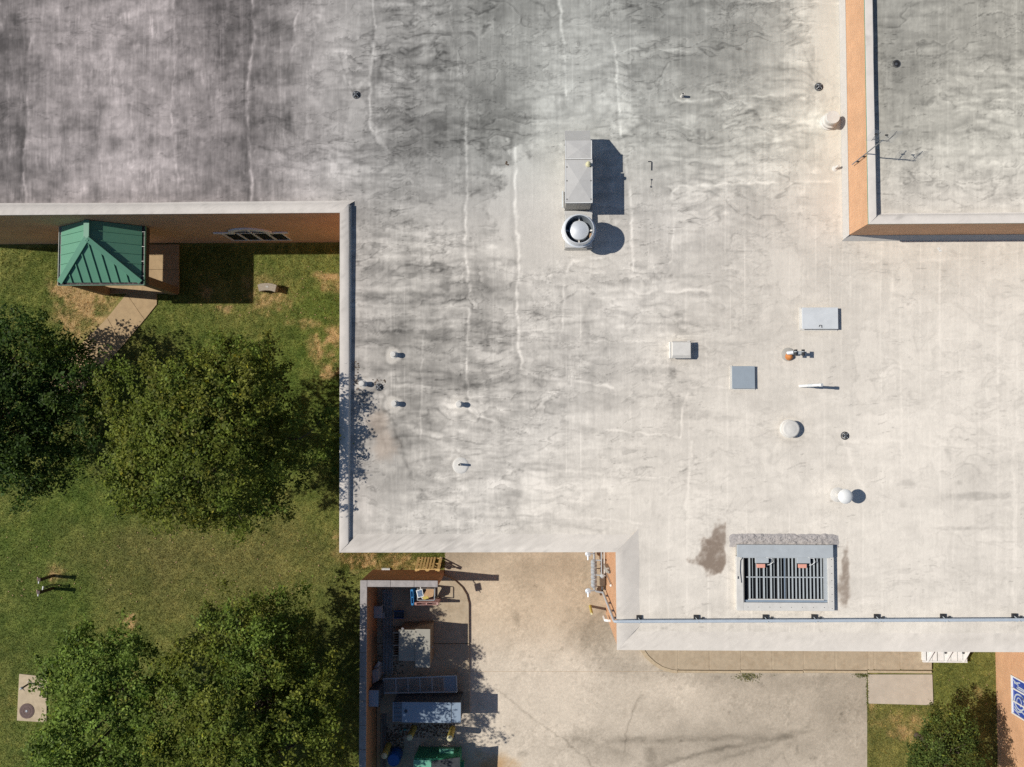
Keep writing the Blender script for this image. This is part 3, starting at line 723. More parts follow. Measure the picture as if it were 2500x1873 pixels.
# raised pad inside the service yard, with a rounded corner
ypad = thing('yard_pad', P(1050, 1560, 0), 'raised concrete pad inside the brick walled service yard', 'pad', kind='structure')
pz = 0.13
cv = [(1080,1404),(1095,1409),(1112,1419),(1128,1434),(1139,1452),(1144.5,1474)]
MB().prism([XY(a,b,pz) for a,b in [(905,1396)] + cv + [(1145,1571),(905,1571)]], 0.0, pz).build('concrete_slab', 'slab', ypad, bevel=.012)
MB().prism([XY(a,b,pz) for a,b in [(905,1572.4),(1145,1572.4),(1146,1660),(1147,1742),(905,1742)]], 0.0, pz).build('concrete_slab', 'slab', ypad, bevel=.012)

# entrance pad and path
ep = thing('entrance_pad', P(350, 660, 0), 'tan concrete porch floor under the green roofed canopy', 'pad', kind='structure')
for (a, b, c, d) in ((258,597,347,657.5),(348,597,436,657.5),(258,658.5,347,716.5),(348,658.5,436,716.5)):
    x0, y0 = XY(a, b, .08); x1, y1 = XY(c, d, .08)
    MB().box(x0, x1, y0, y1, 0, .08).build('concrete_slab', 'path', ep, bevel=.01)
pw = thing('path', P(270, 790, 0), 'diagonal tan concrete path from the porch towards the trees', 'path', kind='structure')
pl = [[(309,717),(382.5,717),(382.5,743),(353,780)],[(308.5,717.6),(352.3,780.6),(299.6,826),(262,776)],[(261.3,776.6),(299,826.5),(270.6,879),(251,898),(191,829),(191,828)],[(190.4,829.2),(250.4,898.6),(198,960),(120,905)],[(119.4,905.6),(197.4,960.6),(140,1030),(55,975)]]
pl[1] = [(308.5,717.6),(352.3,780.6),(300,826+17),(262,776)]
pl[2] = [(261.3,776.6),(299.3,843.6),(250,898),(191,848)]
pl[3] = [(190.4,848.6),(249.4,898.6),(195,958),(120,918)]
pl[4] = [(119.4,918.6),(194.4,958.6),(140,1030),(55,985)]
for q in pl:
    MB().prism([XY(a, b, .05) for a, b in q], 0, .05).build('concrete_slab', 'path', pw)

# ================================================================= MAIN SCHOOL BUILDING
A0, B0, C0, D0, E0, F0 = (-330, 527), (830.5, 518.6), (829, 1348.5), (1504, 1347.5), (1507, 1586.5), (2640, 1592.5)
HB, HC_, HD = 1.0, .62, .42          # the edge gets lower towards the south
A, B, C_, D, E, F = [XY(*k, zr+.28*h) for k, h in ((A0,1), (B0,1), (C0,HC_), (D0,HD), (E0,HD), (F0,HD))]
bld = thing('school_building', (0, 6, 0), 'large flat roofed brick school building with stained white roof', 'building')
off = 0.05
# walls (a few centimetres inside the roof edge)
wallline = [A, B, C_, D, E, F]
def wall_prism(m, a, b, inward, z0, z1, th=0.3, out=0.0):
    a, b = Vector((*a, 0)), Vector((*b, 0)); n = Vector((inward[0], inward[1], 0)).normalized()
    a2, b2 = a + n*(off-out), b + n*(off-out)
    m.prism([(a2.x,a2.y),(b2.x,b2.y),((b2+n*th).x,(b2+n*th).y),((a2+n*th).x,(a2+n*th).y)], z0, z1)
inw = [(0,1),(1,0),(0,1),(1,0),(0,1)]
# trims at corners so that neighbouring walls butt
segs = [(A, (B[0], B[1])), (B, C_), ((C_[0]+.36, C_[1]), D), (D, E), ((E[0]+.36, E[1]), F)]
segs[0] = (A, (B[0]+.35, B[1]))
segs[1] = ((B[0], B[1]+.04), C_)
segs[2] = ((C_[0]+.352, C_[1]), (D[0]+.352, D[1]))
segs[3] = ((D[0], D[1]+.04), E)
for (a, b), n, h in zip(segs, inw, (1, HC_, HD, HD, HD)):
    m = MB(); wall_prism(m, a, b, n, 0, zr+.28*h-.16); m.build('brick_wall', 'brick_o', bld)
# west end wall far left (out of frame)
m = MB(); m.box(A[0]+.05, A[0]+.35, A[1]+.36, A[1]+14, 0, zp-.16); m.build('brick_wall', 'brick_o', bld)
# dark green drip edge under the roof rim
for (a, b), n, h in zip(segs, inw, (1, HC_, HD, HD, HD)):
    m = MB(); wall_prism(m, a, b, n, zr+.28*h-.158, zr+.28*h-.04, .2, .025); m.build('drip_edge', 'green_dark', bld)
# deck
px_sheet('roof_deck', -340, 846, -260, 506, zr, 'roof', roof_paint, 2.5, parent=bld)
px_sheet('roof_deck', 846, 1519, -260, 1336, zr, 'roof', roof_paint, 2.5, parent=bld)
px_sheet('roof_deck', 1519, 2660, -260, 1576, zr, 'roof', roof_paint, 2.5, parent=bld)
# soffit slab under the deck so light cannot pass
xa, ya = XY(-335, -255, zr); xb, yb = XY(835, 515, zr)

def rim_paint(x, y, z):
    px, py = Q(x, y, z)
    lum = 220 + 7*fbm(px/40, py/30, 400, 4) + 4*fbm(px/10, py/10, 401, 3) - 26*sstep(.32, .7, fbm(px/26, py/26, 402, 4, .65)) - 12*(1-sstep(0, 900, px)) - 6*(1-sstep(900, 1500, px))
    lum = lum - 30*stroke(px, py, [(1600,1553),(1800,1557),(2100,1556),(2400,1562),(2510,1563)], 2.2, 4, 410)*sstep(-.1, .3, fbm(px/40, py/40, 411, 2)) - 22*blob(px, py, 860, 560, 10, 60, .6, .8, 412, .05)
    lum = lum - 9*(px < 870)*sstep(-.1, .5, fbm(px/6, py/60, 403, 3))
    lum = np.clip(lum, 120, 232)
    return lin(np.stack([lum*1.018, lum*.980, lum*.938], -1)/255)/LIGHT

def rim_soft(x, y, z):
    return .42*rim_paint(x, y, z) + .58*roof_paint(x, y, z)

def rim(name, a, b, n, prof, parent, step=.12, ext0=0, ext1=0, painter=rim_paint, h0=1.0, h1=1.0, wob=.008):
    """sweep a profile (distance inwards, z) from a to b; mitre extensions grow with the distance inwards"""
    a, b = Vector((*a, 0)), Vector((*b, 0)); d = (b-a); L = d.length; d.normalize(); n = Vector((*n, 0))
    ns = max(2, int(L/step)); vs = []; fs = []; k = len(prof)
    for i in range(ns+1):
        t = i/ns
        for j, (dist, z) in enumerate(prof):
            s0 = ext0*dist; s1 = L + ext1*dist
            p = a + d*(s0 + (s1-s0)*t) + n*dist
            wz = 0 if j in (0, 1, k-1) else wob*float(fbm(np.array(t*L*.55), np.array(j*.37), 430, 3))
            wn = 0 if j < 2 else 2.2*wob*float(fbm(np.array(t*L*.5), np.array(j*.3+9), 431, 3))
            q = p + n*wn
            hh = h0+(h1-h0)*t
            vs.append((q.x, q.y, (zr+(z-zr)*hh if zr < z < zp+.02 else z)+wz))
    for i in range(ns):
        for j in range(k-1):
            fs.append((i*k+j, i*k+j+1, (i+1)*k+j+1, (i+1)*k+j))
    m = MB(); m.add(vs, fs)
    arr = np.array(vs); pt = painter(arr[:,0], arr[:,1], arr[:,2])
    o = m.build(name, 'rim', parent, paint=pt)
    o.data.polygons.foreach_set('use_smooth', [True]*len(o.data.polygons))
    try: o.data.set_sharp_from_angle(angle=math.radians(38))
    except Exception: pass
    # make faces point up
    me = o.data
    up = sum(p.normal.z*p.area for p in me.polygons)
    if up < 0: me.flip_normals()
    return o
broad = [(-.012, zp-.06-0), (-.012, zp), (.12, zp), (.26, zp-.03), (.40, zp-.15), (.50, zr+.012), (.60, zr-.02)]
steep = [(-.012, zp-.16), (-.012, zp), (.10, zp+.005), (.30, zp), (.345, zp-.03), (.36, zr+.02), (.44, zr-.02)]
mild = [(-.012, zp-.16), (-.012, zp), (.12, zp), (.28, zp-.03), (.45, zp-.13), (.62, zr+.03), (.75, zr-.02)]
rim('roof_edge', A, B, (0,1), broad, bld, ext1=1.0)
rim('roof_edge', B, C_, (1,0), steep, bld, ext0=-1.0, ext1=-1.0, h1=HC_)
rim('roof_edge', C_, D, (0,1), mild, bld, ext0=1.0, ext1=1.0, h0=HC_, h1=HD, painter=rim_soft)
rim('roof_edge', D, E, (1,0), [(-.012, zp-.16), (-.012, zp), (.12, zp), (.30, zp-.04), (.58, zp-.16), (.84, zr+.025), (1.0, zr-.02)], bld, ext0=-1.0, ext1=-1.0, h0=HD, h1=HD, painter=rim_soft)
rim('roof_edge', E, F, (0,1), mild, bld, ext0=1.0, h0=HD, h1=HD, painter=rim_soft)

# arched window in the shaded wall above the lawn
wy = A[1] + (B[1]-A[1])*0.86 + off            # wall plane
def win_px(px, z):                            # x on the wall plane
    return (px - NX)/FPX*(HC - z)
xL, xR = -13.58, -11.02
win = MB()
def zwall(px, py, Y):
    lo, hi = 0.0, 6.0
    for _ in range(40):
        mid = (lo+hi)/2
        if P(px, py, mid)[1] < Y: hi = mid
        else: lo = mid
    return (lo+hi)/2
z0w = zwall(640, 587, wy-.03); zTr = zwall(615, 570.5, wy-.03)
xL, xR = P(571.6, 587.6, z0w)[0], P(710, 585, z0w)[0]
xm = (xL+xR)/2
bw = (xR-xL)/4
fr = MB()
fr.box(xL-.05, xR+.05, wy-.03, wy-.002, z0w-.06, z0w)
fr.box(xL-.05, xR+.05, wy-.022, wy-.002, zTr-.04, zTr+.04)
fr.box(xL-.05, xL, wy-.05, wy-.002, z0w, zTr-.03); fr.box(xR, xR+.05, wy-.05, wy-.002, z0w, zTr-.03)
frame = fr.build('arched_window', 'trim', bld)
for i in range(4):
    MB().box(xL+i*bw+.012, xL+(i+1)*bw-.012, wy-.015, wy-.003, z0w+.01, zTr-.04).build('pane', 'glass', frame)
for i in (1, 2, 3):
    MB().box(xL+i*bw-.055, xL+i*bw-.012, wy-.03, wy-.002, z0w, zTr-.042).build('mullion', 'trim', frame)
    MB().box(xL+i*bw+.012, xL+i*bw+.055, wy-.03, wy-.002, z0w, zTr-.042).build('mullion', 'trim', frame)
# half round light and its hood
ra = bw*1.06
fan = [(xm+ra*math.cos(t), zTr+.04+ra*.98*math.sin(t)) for t in np.linspace(0, math.pi, 17)]
m = MB(); k = len(fan)
m.add([(x, wy-.012, z) for x, z in fan]+[(x, wy-.003, z) for x, z in fan], [tuple(range(k)), tuple(range(2*k-1, k-1, -1))]+[(i,(i+1)%k,k+(i+1)%k,k+i) for i in range(k)])
m.build('pane', 'glass', frame)
MB().box(xm-.03, xm+.03, wy-.03, wy-.014, zTr+.042, zTr+ra*.95).build('mullion', 'trim', frame)
MB().box(xm-ra, xm+ra, wy-.026, wy-.014, zTr+.30, zTr+.36).build('mullion', 'trim', frame)
hood = MB()
ts = np.linspace(0, math.pi, 19)
for t0, t1 in zip(ts[:-1], ts[1:]):
    q = []
    for t in (t0, t1):
        for r_ in (ra+.05, ra+.30):
            for dy in (-.075, -.002):
                q.append((xm+r_*math.cos(t), wy+dy, zTr+.06+r_*.95*math.sin(t)))
    hood.add(q, [(0,4,5,1),(2,3,7,6),(0,2,6,4),(1,5,7,3)])
hood.build('window_hood', 'trim', frame)
for s in (-1, 1):
    a, b = xm+s*(ra+.30), xm+s*(bw*2+.34)
    MB().box(a, b, wy-.07, wy-.002, zTr+.06, zTr+.24).build('window_hood', 'trim', frame, bevel=.015)

# ================================================================= UPPER BLOCK (taller roof, top right)
TW = XY(2121.2, 547.1, zt); TE = XY(2520, 541, zt); TN = XY(2120, -150, zt)
x0t = TW[0]; y0t = TW[1]
ub = thing('upper_roof_block', (x0t+6, y0t+6, zr), 'taller orange brick block rising from the main roof with green edge', 'building')
MB().box(x0t+.05, x0t+.33, y0t+.05, y0t+16, zr-.05, zt-.12).build('brick_wall', 'brick_o', ub)
MB().box(x0t+.332, x0t+13, y0t+.05, y0t+.33, zr-.05, zt-.12).build('brick_wall', 'brick_o', ub)
MB().box(x0t+.012, x0t+.16, y0t+.012, y0t+16, zt-.118, zt-.02).build('edge_trim', 'green_trim', ub)
MB().box(x0t+.162, x0t+13, y0t+.012, y0t+.16, zt-.118, zt-.02).build('edge_trim', 'green_trim', ub)
zd = zt-.31
tc = [Q(np.array([x0t+.3]), np.array([y0t+.4]), zd), ]
def cpx(x, y, z):
    a, b = Q(np.array([x]), np.array([y]), z); return float(a[0]), float(b[0])
c0 = cpx(x0t+.30, y0t+.42, zd)
px_sheet('roof_deck', c0[0], 2640, -240, c0[1], zd, 'roof', roof_paint, 2.5, parent=ub)
rim('roof_edge', (x0t, y0t+16), (x0t, y0t), (1,0), [(-.0, zt-.03), (0, zt), (.10, zt+.004), (.27, zt), (.305, zt-.03), (.315, zd+.02), (.36, zd-.02)], ub, ext1=-1.0)
rim('roof_edge', (x0t, y0t), (x0t+13, y0t), (0,1), [(0, zt-.03), (0, zt), (.10, zt), (.24, zt-.02), (.34, zt-.10), (.42, zd+.02), (.50, zd-.02)], ub, ext0=1.0)
# pale coating turned up at the wall's foot
MB().add([(x0t-.10, y0t+15, zr+.012), (x0t+.04, y0t+15, zr+.30), (x0t+.04, y0t+.04, zr+.30), (x0t-.10, y0t-.10, zr+.012)], [(0,1,2,3)]).build('base_flashing', 'flash', ub)
MB().add([(x0t-.16, y0t-.14, zr+.012), (x0t+.04, y0t+.04, zr+.20), (x0t+13, y0t+.04, zr+.20), (x0t+13, y0t-.14, zr+.012)], [(0,3,2,1)]).build('base_flashing', 'flash', ub)

# ================================================================= EAST WING (brick wall, bottom right)
wx0 = P(2430.5, 1600, 0)[0]; wyN = E[1]-.34
ew = thing('east_wing', (wx0+5, wyN-6, 0), 'orange brick wing with a blue window mural at the right edge', 'building')
MB().add([(P(2430,1591,0)[0], wyN+.3, 0), (P(2435.5,1863,0)[0], -19.5, 0), (P(2435.5,1863,0)[0], -19.5, zr-.11), (P(2430,1591,0)[0], wyN+.3, zr-.11),
          (30, wyN+.3, 0), (30, -19.5, 0), (30, -19.5, zr-.11), (30, wyN+.3, zr-.11)],
         [(0,3,2,1),(4,5,6,7),(0,4,7,3),(1,2,6,5),(3,7,6,2)]).build('brick_wall', 'brick_o', ew)
MB().box(wx0-.05, 30, -19.6, E[1]-.02, zr-.1, zr+.05).build('roof_edge', 'offwhite', ew)

# mural window
xs_ = wx0+.02
sg = thing('mural_window', (xs_, -12.6, 2.0), 'white framed window with blue panels and pale lettering on the orange brick', 'window')
def sgn(py, z): return P(2464, py, z)[1]
ya, yb = sgn(1649, 1.3), sgn(1739.5, 1.3)
H0, H1 = 1.30, 3.1
yaE = [ya + (yb-ya)*t for t in (0, .32, .66, 1.0)]
xx = xs_-.03
for i in range(3):
    MB().box(xx-.012, xx+.05, yaE[i]-.03, yaE[i+1]+.03, H0+.05, H1-.05).build('panel', 'sign_blue', sg)
for t in yaE:
    MB().box(xx-.07, xx+.05, t-.03, t+.03, H0+.062, H1-.062).build('frame_bar', 'white', sg)
MB().box(xx-.072, xx+.05, yb-.03, ya+.03, H0-.0, H0+.06).build('frame_bar', 'white', sg)
MB().box(xx-.072, xx+.05, yb-.03, ya+.03, H1-.06, H1).build('frame_bar', 'white', sg)
# pale letter outlines, raised a hair above the panels: a T foot, a round C, and strokes under it
def sgbar(pts, wd, name='lettering'):
    m = MB()
    for a, b in zip(pts[:-1], pts[1:]):
        m.obox((xx-.018, ya+(yb-ya)*a[0], H0+a[1]), (xx-.018, ya+(yb-ya)*b[0], H0+b[1]), wd, .006, up=(1,0,0))
    m.build(name, 'sign_pale', sg)
sgbar([(.16,.16),(.16,.44),(.22,.44),(.22,.60),(.24,1.3)], .055); sgbar([(.25,.36),(.27,.40),(.27,1.3)], .05); sgbar([(.10,.10),(.14,.30),(.09,.60)], .05)
th = np.linspace(-2.6, 2.6, 22)
sgbar([(.62+.20*math.cos(t+math.pi/2), .52+.36*math.sin(t-math.pi/2)) for t in np.linspace(0, 2*math.pi, 24)], .07)
sgbar([(.62+.11*math.cos(t), .50+.17*math.sin(t)) for t in np.linspace(0.4, 5.4, 16)], .045)
sgbar([(.44,.62),(.50,.86),(.44,1.3)], .05); sgbar([(.56,.84),(.60,1.02),(.55,1.16)], .05); sgbar([(.80,.16),(.90,.38),(.84,.7),(.93,1.2)], .06); sgbar([(.88,.12),(.96,.5)], .04)

# ================================================================= GREEN ROOFED ENTRANCE CANOPY
ez = 3.60
cw = XY(140.5, 697, ez); cx1 = XY(352, 695.5, ez)
x0, x1 = cw[0], cx1[0]; y0 = cw[1]; y1 = A[1] + (B[1]-A[1])*.70 + off - .02
can = thing('entrance_canopy', ((x0+x1)/2, (y0+y1)/2, 0), 'small green metal hip roof over the entrance in the shaded corner', 'canopy')
gx0, gx1, gy0 = x0+.10, x1-.14, y0+.12           # roof eaves inside the gutters
rz = 4.72; rx = (x0+x1)/2 - .02; fy = XY(211.6, 582, rz)[1]
et = ez - .02
rp = lambda: MB()
rp().add([(gx0,gy0,et),(gx1,gy0,et),(rx,fy,rz)], [(0,1,2)]).build('roof_slope', 'green_roof', can)
rp().add([(gx0,y1,et),(gx0,gy0,et),(rx,fy,rz),(rx,y1,rz)], [(0,1,2,3)]).build('roof_slope', 'green_roof', can)
rp().add([(gx1,gy0,et),(gx1,y1,et),(rx,y1,rz),(rx,fy,rz)], [(0,1,2,3)]).build('roof_slope', 'green_roof', can)
for t in np.linspace(0.02, 0.98, 9)[:]:
    xs0 = gx0 + .06 + (gx1-gx0-.12)*t
    k = (xs0-gx0)/(rx-gx0) if xs0 < rx else (gx1-xs0)/(gx1-rx)
    k = min(1, k)-.10
    if k < .05: continue
    MB().obox((xs0, gy0, et+.025), (xs0, gy0+(fy-gy0)*k, et+(rz-et)*k+.025), .035, .055).build('seam', 'green_roof', can)
for yy in np.arange(y1-.40, gy0+.1, -.41):
    kk = 1.0 if yy >= fy else (yy-gy0)/(fy-gy0)
    kk = max(0, kk-.08)
    MB().obox((gx0, yy, et+.02), (gx0+(rx-gx0)*kk, yy, et+(rz-et)*kk+.02), .03, .045).build('seam', 'green_roof', can)
    MB().obox((gx1, yy, et+.02), (gx1+(rx-gx1)*kk, yy, et+(rz-et)*kk+.02), .03, .045).build('seam', 'green_roof', can)
for a, b in (((gx0,gy0,et),(rx,fy,rz)), ((gx1,gy0,et),(rx,fy,rz)), ((rx,fy,rz),(rx,y1,rz))):
    up = Vector((0, -.3, 1)) if a[2] != b[2] else Vector((0,0,1))
    MB().obox(Vector(a)+Vector((0,0,.05)), Vector(b)+Vector((0,0,.05)), .24, .05, up=up).build('ridge_cap', 'green_roof', can, bevel=.012)
# gutters: trough and lip
MB().box(x0, x1, y0, y0+.015, ez-.14, ez).build('gutter_lip', 'green_roof', can)
MB().box(x0+.016, x1-.016, y0+.016, y0+.13, ez-.13, ez-.06).build('gutter_trough', 'gutter_in', can)
MB().box(x1-.015, x1, y0+.016, y1, ez-.14, ez).build('gutter_lip', 'green_roof', can)
MB().box(x1-.14, x1-.016, y0+.132, y1, ez-.13, ez-.07).build('gutter_trough', 'brown_paint', can)
MB().box(x0, x0+.015, y0+.016, y1, ez-.14, ez).build('gutter_lip', 'offwhite', can)
MB().box(x0+.016, x0+.11, y0+.132, y1, ez-.13, ez-.05).build('gutter_trough', 'coping', can)
for f_ in (.15, .4, .65, .9):
    MB().box(x1-.14, x1-.016, y0+(y1-y0)*f_, y0+(y1-y0)*f_+.02, ez-.03, ez-.01).build('gutter_strap', 'offwhite', can)
MB().box(x0+.06, x1-.06, y0+.16, y0+.34, ez-.55, ez-.15).build('beam', 'soffit', can)
MB().box(x1-.24, x1-.062, y0+.342, y1, ez-.55, ez-.15).build('beam', 'soffit', can)
MB().box(x0+.062, x0+.24, y0+.342, y1, ez-.55, ez-.15).build('beam', 'soffit', can)
MB().box(x0+.242, x1-.242, y0+.342, y1, ez-.22, ez-.16).build('ceiling', 'soffit', can)
for cxx in (x1-.43, x0+.08):
    MB().box(cxx, cxx+.36, y0+.10, y0+.46, 0.081, ez-.552).build('column', 'column', can, bevel=.01)

# ================================================================= BRICK SERVICE YARD WALLS
ez_w = 2.62
nw = XY(879.4, 1416.8, ez_w); ne = XY(1069, 1434, ez_w); yws = -19.0
wx1 = nw[0]+.295; wyS = ne[1]
yw_ = thing('yard_wall', (nw[0], nw[1], 0), 'brown brick service yard wall capped with grey coping stones', 'wall')
MB().box(nw[0]+.025, wx1-.025, yws, nw[1]-.02, 0, ez_w-.072).build('brick_wall', 'brick_b', yw_)
MB().box(wx1-.024, ne[0]-.02, wyS+.02, nw[1]-.021, 0, ez_w-.072).build('brick_wall', 'brick_b', yw_)
e = [XY(k, 1420, ez_w)[0] for k in (896.3, 953.2, 1011.2)] + [ne[0]]
for a, b in zip(e[:-1], e[1:]):
    MB().box(a+.006, b-.006, wyS, nw[1], ez_w-.07, ez_w).build('coping_stone', 'coping', yw_, bevel=.012)
yy = nw[1]
while yy > yws+.3:
    y2 = max(yws, yy-1.02)
    MB().box(nw[0], wx1, y2+.006, yy-.004, ez_w-.07, ez_w).build('coping_stone', 'coping', yw_, bevel=.012)
    yy = y2

# ================================================================= ROOF EQUIPMENT
def R_(px, py, h=0.0):
    return P(px, py, zr+h)
def top_rect(xa, xb, ya, yb, h):
    """level rectangle seen at photo pixels xa..xb, ya..yb at height h above the roof -> world x0,x1,y0,y1"""
    a = R_(xa, yb, h); b = R_(xb, ya, h); return a[0], b[0], a[1], b[1]

# long air handling unit
X0, X1, Y0, Y1 = top_rect(1380, 1446, 390, 496, 1.40)
hv = thing('air_handler', ((X0+X1)/2, (Y0+Y1)/2, zr), 'long pale grey rooftop air unit with cross creased lids and sloping hood', 'air handler')
bX0, bX1, bY0, bY1 = top_rect(1380, 1445, 343, 388.5, 1.36)
aY1 = R_(1412, 319.5, 0.85)[1]
def crease(m, x0, x1, y0, y1, z, rise):
    c = ((x0+x1)/2, (y0+y1)/2, z+rise)
    m.add([(x0,y0,z),(x1,y0,z),(x1,y1,z),(x0,y1,z),c], [(0,1,4),(1,2,4),(2,3,4),(3,0,4)])
MB().box(X0+.03, X1-.03, Y0+.03, Y1-.002, zr+.14, zr+1.36).build('cabinet', 'hvac_side', hv)
MB().box(X0-.0, X0+.028, Y0+.03, Y1-.02, zr+.138, zr+.20).build('base_rail', 'hvac', hv)
m = MB().box(X0, X1, Y0, Y1, zr+1.362, zr+1.40); crease(m, X0+.02, X1-.02, Y0+.02, Y1-.02, zr+1.401, .05); m.build('lid', 'hvac', hv)
MB().box(bX0+.03, bX1-.03, Y1+.001, bY1-.001, zr+.14, zr+1.325).build('cabinet', 'hvac_side', hv)
m = MB().box(bX0, bX1, Y1+.035, bY1, zr+1.327, zr+1.36); crease(m, bX0+.02, bX1-.02, Y1+.05, bY1-.02, zr+1.361, .036); m.build('lid', 'hvac', hv)
MB().add([(bX0,bY1+.001,zr+.75),(bX1-.04,bY1+.001,zr+.75),(bX1-.04,bY1+.001,zr+1.34),(bX0,bY1+.001,zr+1.34),(bX0,aY1,zr+.60),(bX1-.04,aY1,zr+.60),(bX1-.04,aY1,zr+.86),(bX0,aY1,zr+.86)],
         [(0,1,2,3),(7,6,5,4),(0,4,5,1),(3,2,6,7),(0,3,7,4),(1,5,6,2)]).build('intake_hood', 'hood', hv)
cbX0, cbX1 = R_(1377.5, 600)[0], R_(1446.8, 600)[0]
cY0 = R_(1412, 611)[1]
MB().box(cbX0, cbX1, cY0, bY1-.10, zr-.01, zr+.135).build('curb', 'hvac_side', hv, bevel=.01)
for (a0, a1, b0, b1, zz) in ((X0, X1, Y0, Y1, zr+1.4005), (bX0, bX1, Y1+.035, bY1, zr+1.3605)):
    MB().box(a0, a0+.022, b0, b1, zz, zz+.012).build('lid_border', 'white', hv); MB().box(a1-.022, a1, b0, b1, zz, zz+.012).build('lid_border', 'white', hv)
    MB().box(a0+.023, a1-.023, b0, b0+.022, zz, zz+.012).build('lid_border', 'white', hv)
for yy in (Y0+.12, (Y0+Y1)/2, Y1-.3):
    for xx_ in (X0+.05, X1-.07):
        MB().box(xx_, xx_+.03, yy, yy+.045, zr+1.401, zr+1.418).build('latch', 'dark', hv)
MB().tube([(X0-.06, Y0+.1, zr+.3), (X0-.06, Y1-.9, zr+.3)], .03).build('drain_pipe', 'galv', hv)
MB().lathe((X1-.16, Y1-.19, zr+1.40), [(.10,0),(.10,.06),(.05,.08),(.05,.18),(.075,.20),(.0,.25)], 10).build('lift_knob', 'yellow_cap', hv)
MB().box(X1-.028, X1+.02, Y1-1.0, Y1-.75, zr+.5, zr+.9).build('disconnect_box', 'rust', hv)

# upblast fan beside the unit
fzt = 1.36
fc = R_(1414.5, 559.0, fzt)
fn = thing('exhaust_fan', (fc[0], fc[1], zr), 'round aluminium upblast exhaust fan at the end of the long air unit', 'fan')
MB().box(cbX0+.03, cbX1-.03, cY0+.05, R_(1412,523,.3)[1], zr+.137, zr+.26).build('curb_cap', 'hvac', fn, bevel=.01)
yb0, yb1 = R_(1412, 523, .3)[1]+.002, R_(1412, 513.5, .3)[1]
MB().box(cbX0+.01, cbX1-.01, yb0, yb1, zr+.137, zr+.235).build('curb_flange', 'hvac', fn, bevel=.008)
MB().lathe((fc[0], fc[1], zr), [(.42,.262),(.42,.72),(.60,.98),(.655,1.0),(.655,1.035),(.60,1.06),(.556,fzt-.02),(.556,fzt),(.530,fzt),(.530,fzt-.03)], 44, cap0=True, cap1=False).build('wind_band', 'alu', fn, smooth=True)
MB().lathe((fc[0], fc[1], zr), [(.33,.85),(.385,.86),(.385,.90),(.375,1.10),(.365,1.14),(.18,1.20),(.01,1.215)], 36).build('motor_dome', 'alu', fn, smooth=True)
MB().lathe((fc[0], fc[1], zr), [(.01,.84),(.42,.84),(.50,1.05),(.529,fzt-.028)], 36, False, False).build('inner_shroud', 'conduit', fn, smooth=True)  # dark grey stands in for the shade deep inside the fan
for a in (0.0, math.pi/2, math.pi, 3*math.pi/2):
    MB().obox((fc[0]+.375*math.cos(a), fc[1]+.375*math.sin(a), zr+1.02), (fc[0]+.515*math.cos(a), fc[1]+.515*math.sin(a), zr+1.10), .06, .03).build('bracket', 'offwhite', fn)
MB().box(fc[0]+.40, fc[0]+.50, fc[1]-.28, fc[1]-.10, zr+.98, zr+1.06).build('wiring_box', 'card', fn)

# low boxes
def hatch(name, label, cat, rect, h, mat, lip=.04, handle=None, group=None):
    x0, x1, y0, y1 = top_rect(*rect, h)
    t = thing(name, ((x0+x1)/2, (y0+y1)/2, zr), label, cat, group)
    MB().box(x0+lip, x1-lip, y0+lip, y1-lip, zr-.01, zr+h-.05).build('curb', 'offwhite', t)
    MB().box(x0, x1, y0, y1, zr+h-.049, zr+h).build('lid', mat, t, bevel=.012)
    MB().box(x0-.05, x0+lip-.002, y0-.03, y1+.03, zr-.01, zr+.035).build('flashing', 'offwhite', t)
    MB().box(x0+lip, x1+.03, y0-.05, y0+lip-.002, zr-.01, zr+.03).build('flashing', 'offwhite', t)
    return t, (x0, x1, y0, y1)
t, r = hatch('roof_hatch', 'wide pale grey roof hatch with small dark handle at its lower edge', 'roof hatch', (1958.5, 2046, 750.5, 803.5), .22, 'pale_lid')
hx, hy = R_(2003, 798, .22)[:2]
MB().tube([(hx-.05,hy,zr+.22),(hx-.05,hy+.06,zr+.25),(hx+.03,hy+.06,zr+.25),(hx+.05,hy-.04,zr+.23)], .012).build('handle', 'iron', t)
t, r = hatch('equipment_curb', 'flat square blue grey box lid low on the roof', 'roof box', (1787.5, 1843, 893.8, 949), .15, 'blue_grey')
for a in (r[2]+.01, r[3]-.03):
    MB().box(r[1]-.10, r[1]-.01, a, a+.02, zr+.151, zr+.165).build('lid_clip', 'galv', t)
# cream box with bevelled lid
x0, x1, y0, y1 = top_rect(1640.5, 1688, 833, 872, .40)
t = thing('roof_ventilator', ((x0+x1)/2, (y0+y1)/2, zr), 'cream boxy roof vent with sloping hood, leftmost of the low boxes', 'roof vent')
MB().box(x0+.10, x1-.10, y0+.10, y1-.10, zr-.01, zr+.18).build('curb', 'offwhite', t)
MB().add([(x0,y0-.04,zr+.2),(x1,y0-.04,zr+.2),(x1,y1,zr+.2),(x0,y1,zr+.2),(x0,y0-.04,zr+.30),(x1,y0-.04,zr+.30),(x1,y1,zr+.30),(x0,y1,zr+.30),
          (x0+.03,y0+.07,zr+.40),(x1-.03,y0+.07,zr+.40),(x1-.03,y1-.05,zr+.40),(x0+.03,y1-.05,zr+.40)],
         [(3,2,1,0),(0,1,5,4),(1,2,6,5),(2,3,7,6),(3,0,4,7),(4,5,9,8),(5,6,10,9),(6,7,11,10),(7,4,8,11),(8,9,10,11)]).build('hood', 'offwhite', t, bevel=.01)
MB().box(x0-.04, x0-.002, y0-.02, y1, zr-.01, zr+.10).build('flashing', 'white', t)
MB().box(x1-.15, x1-.06, y1-.03, y1+.02, zr+.38, zr+.41).build('hood_clip', 'offwhite', t)

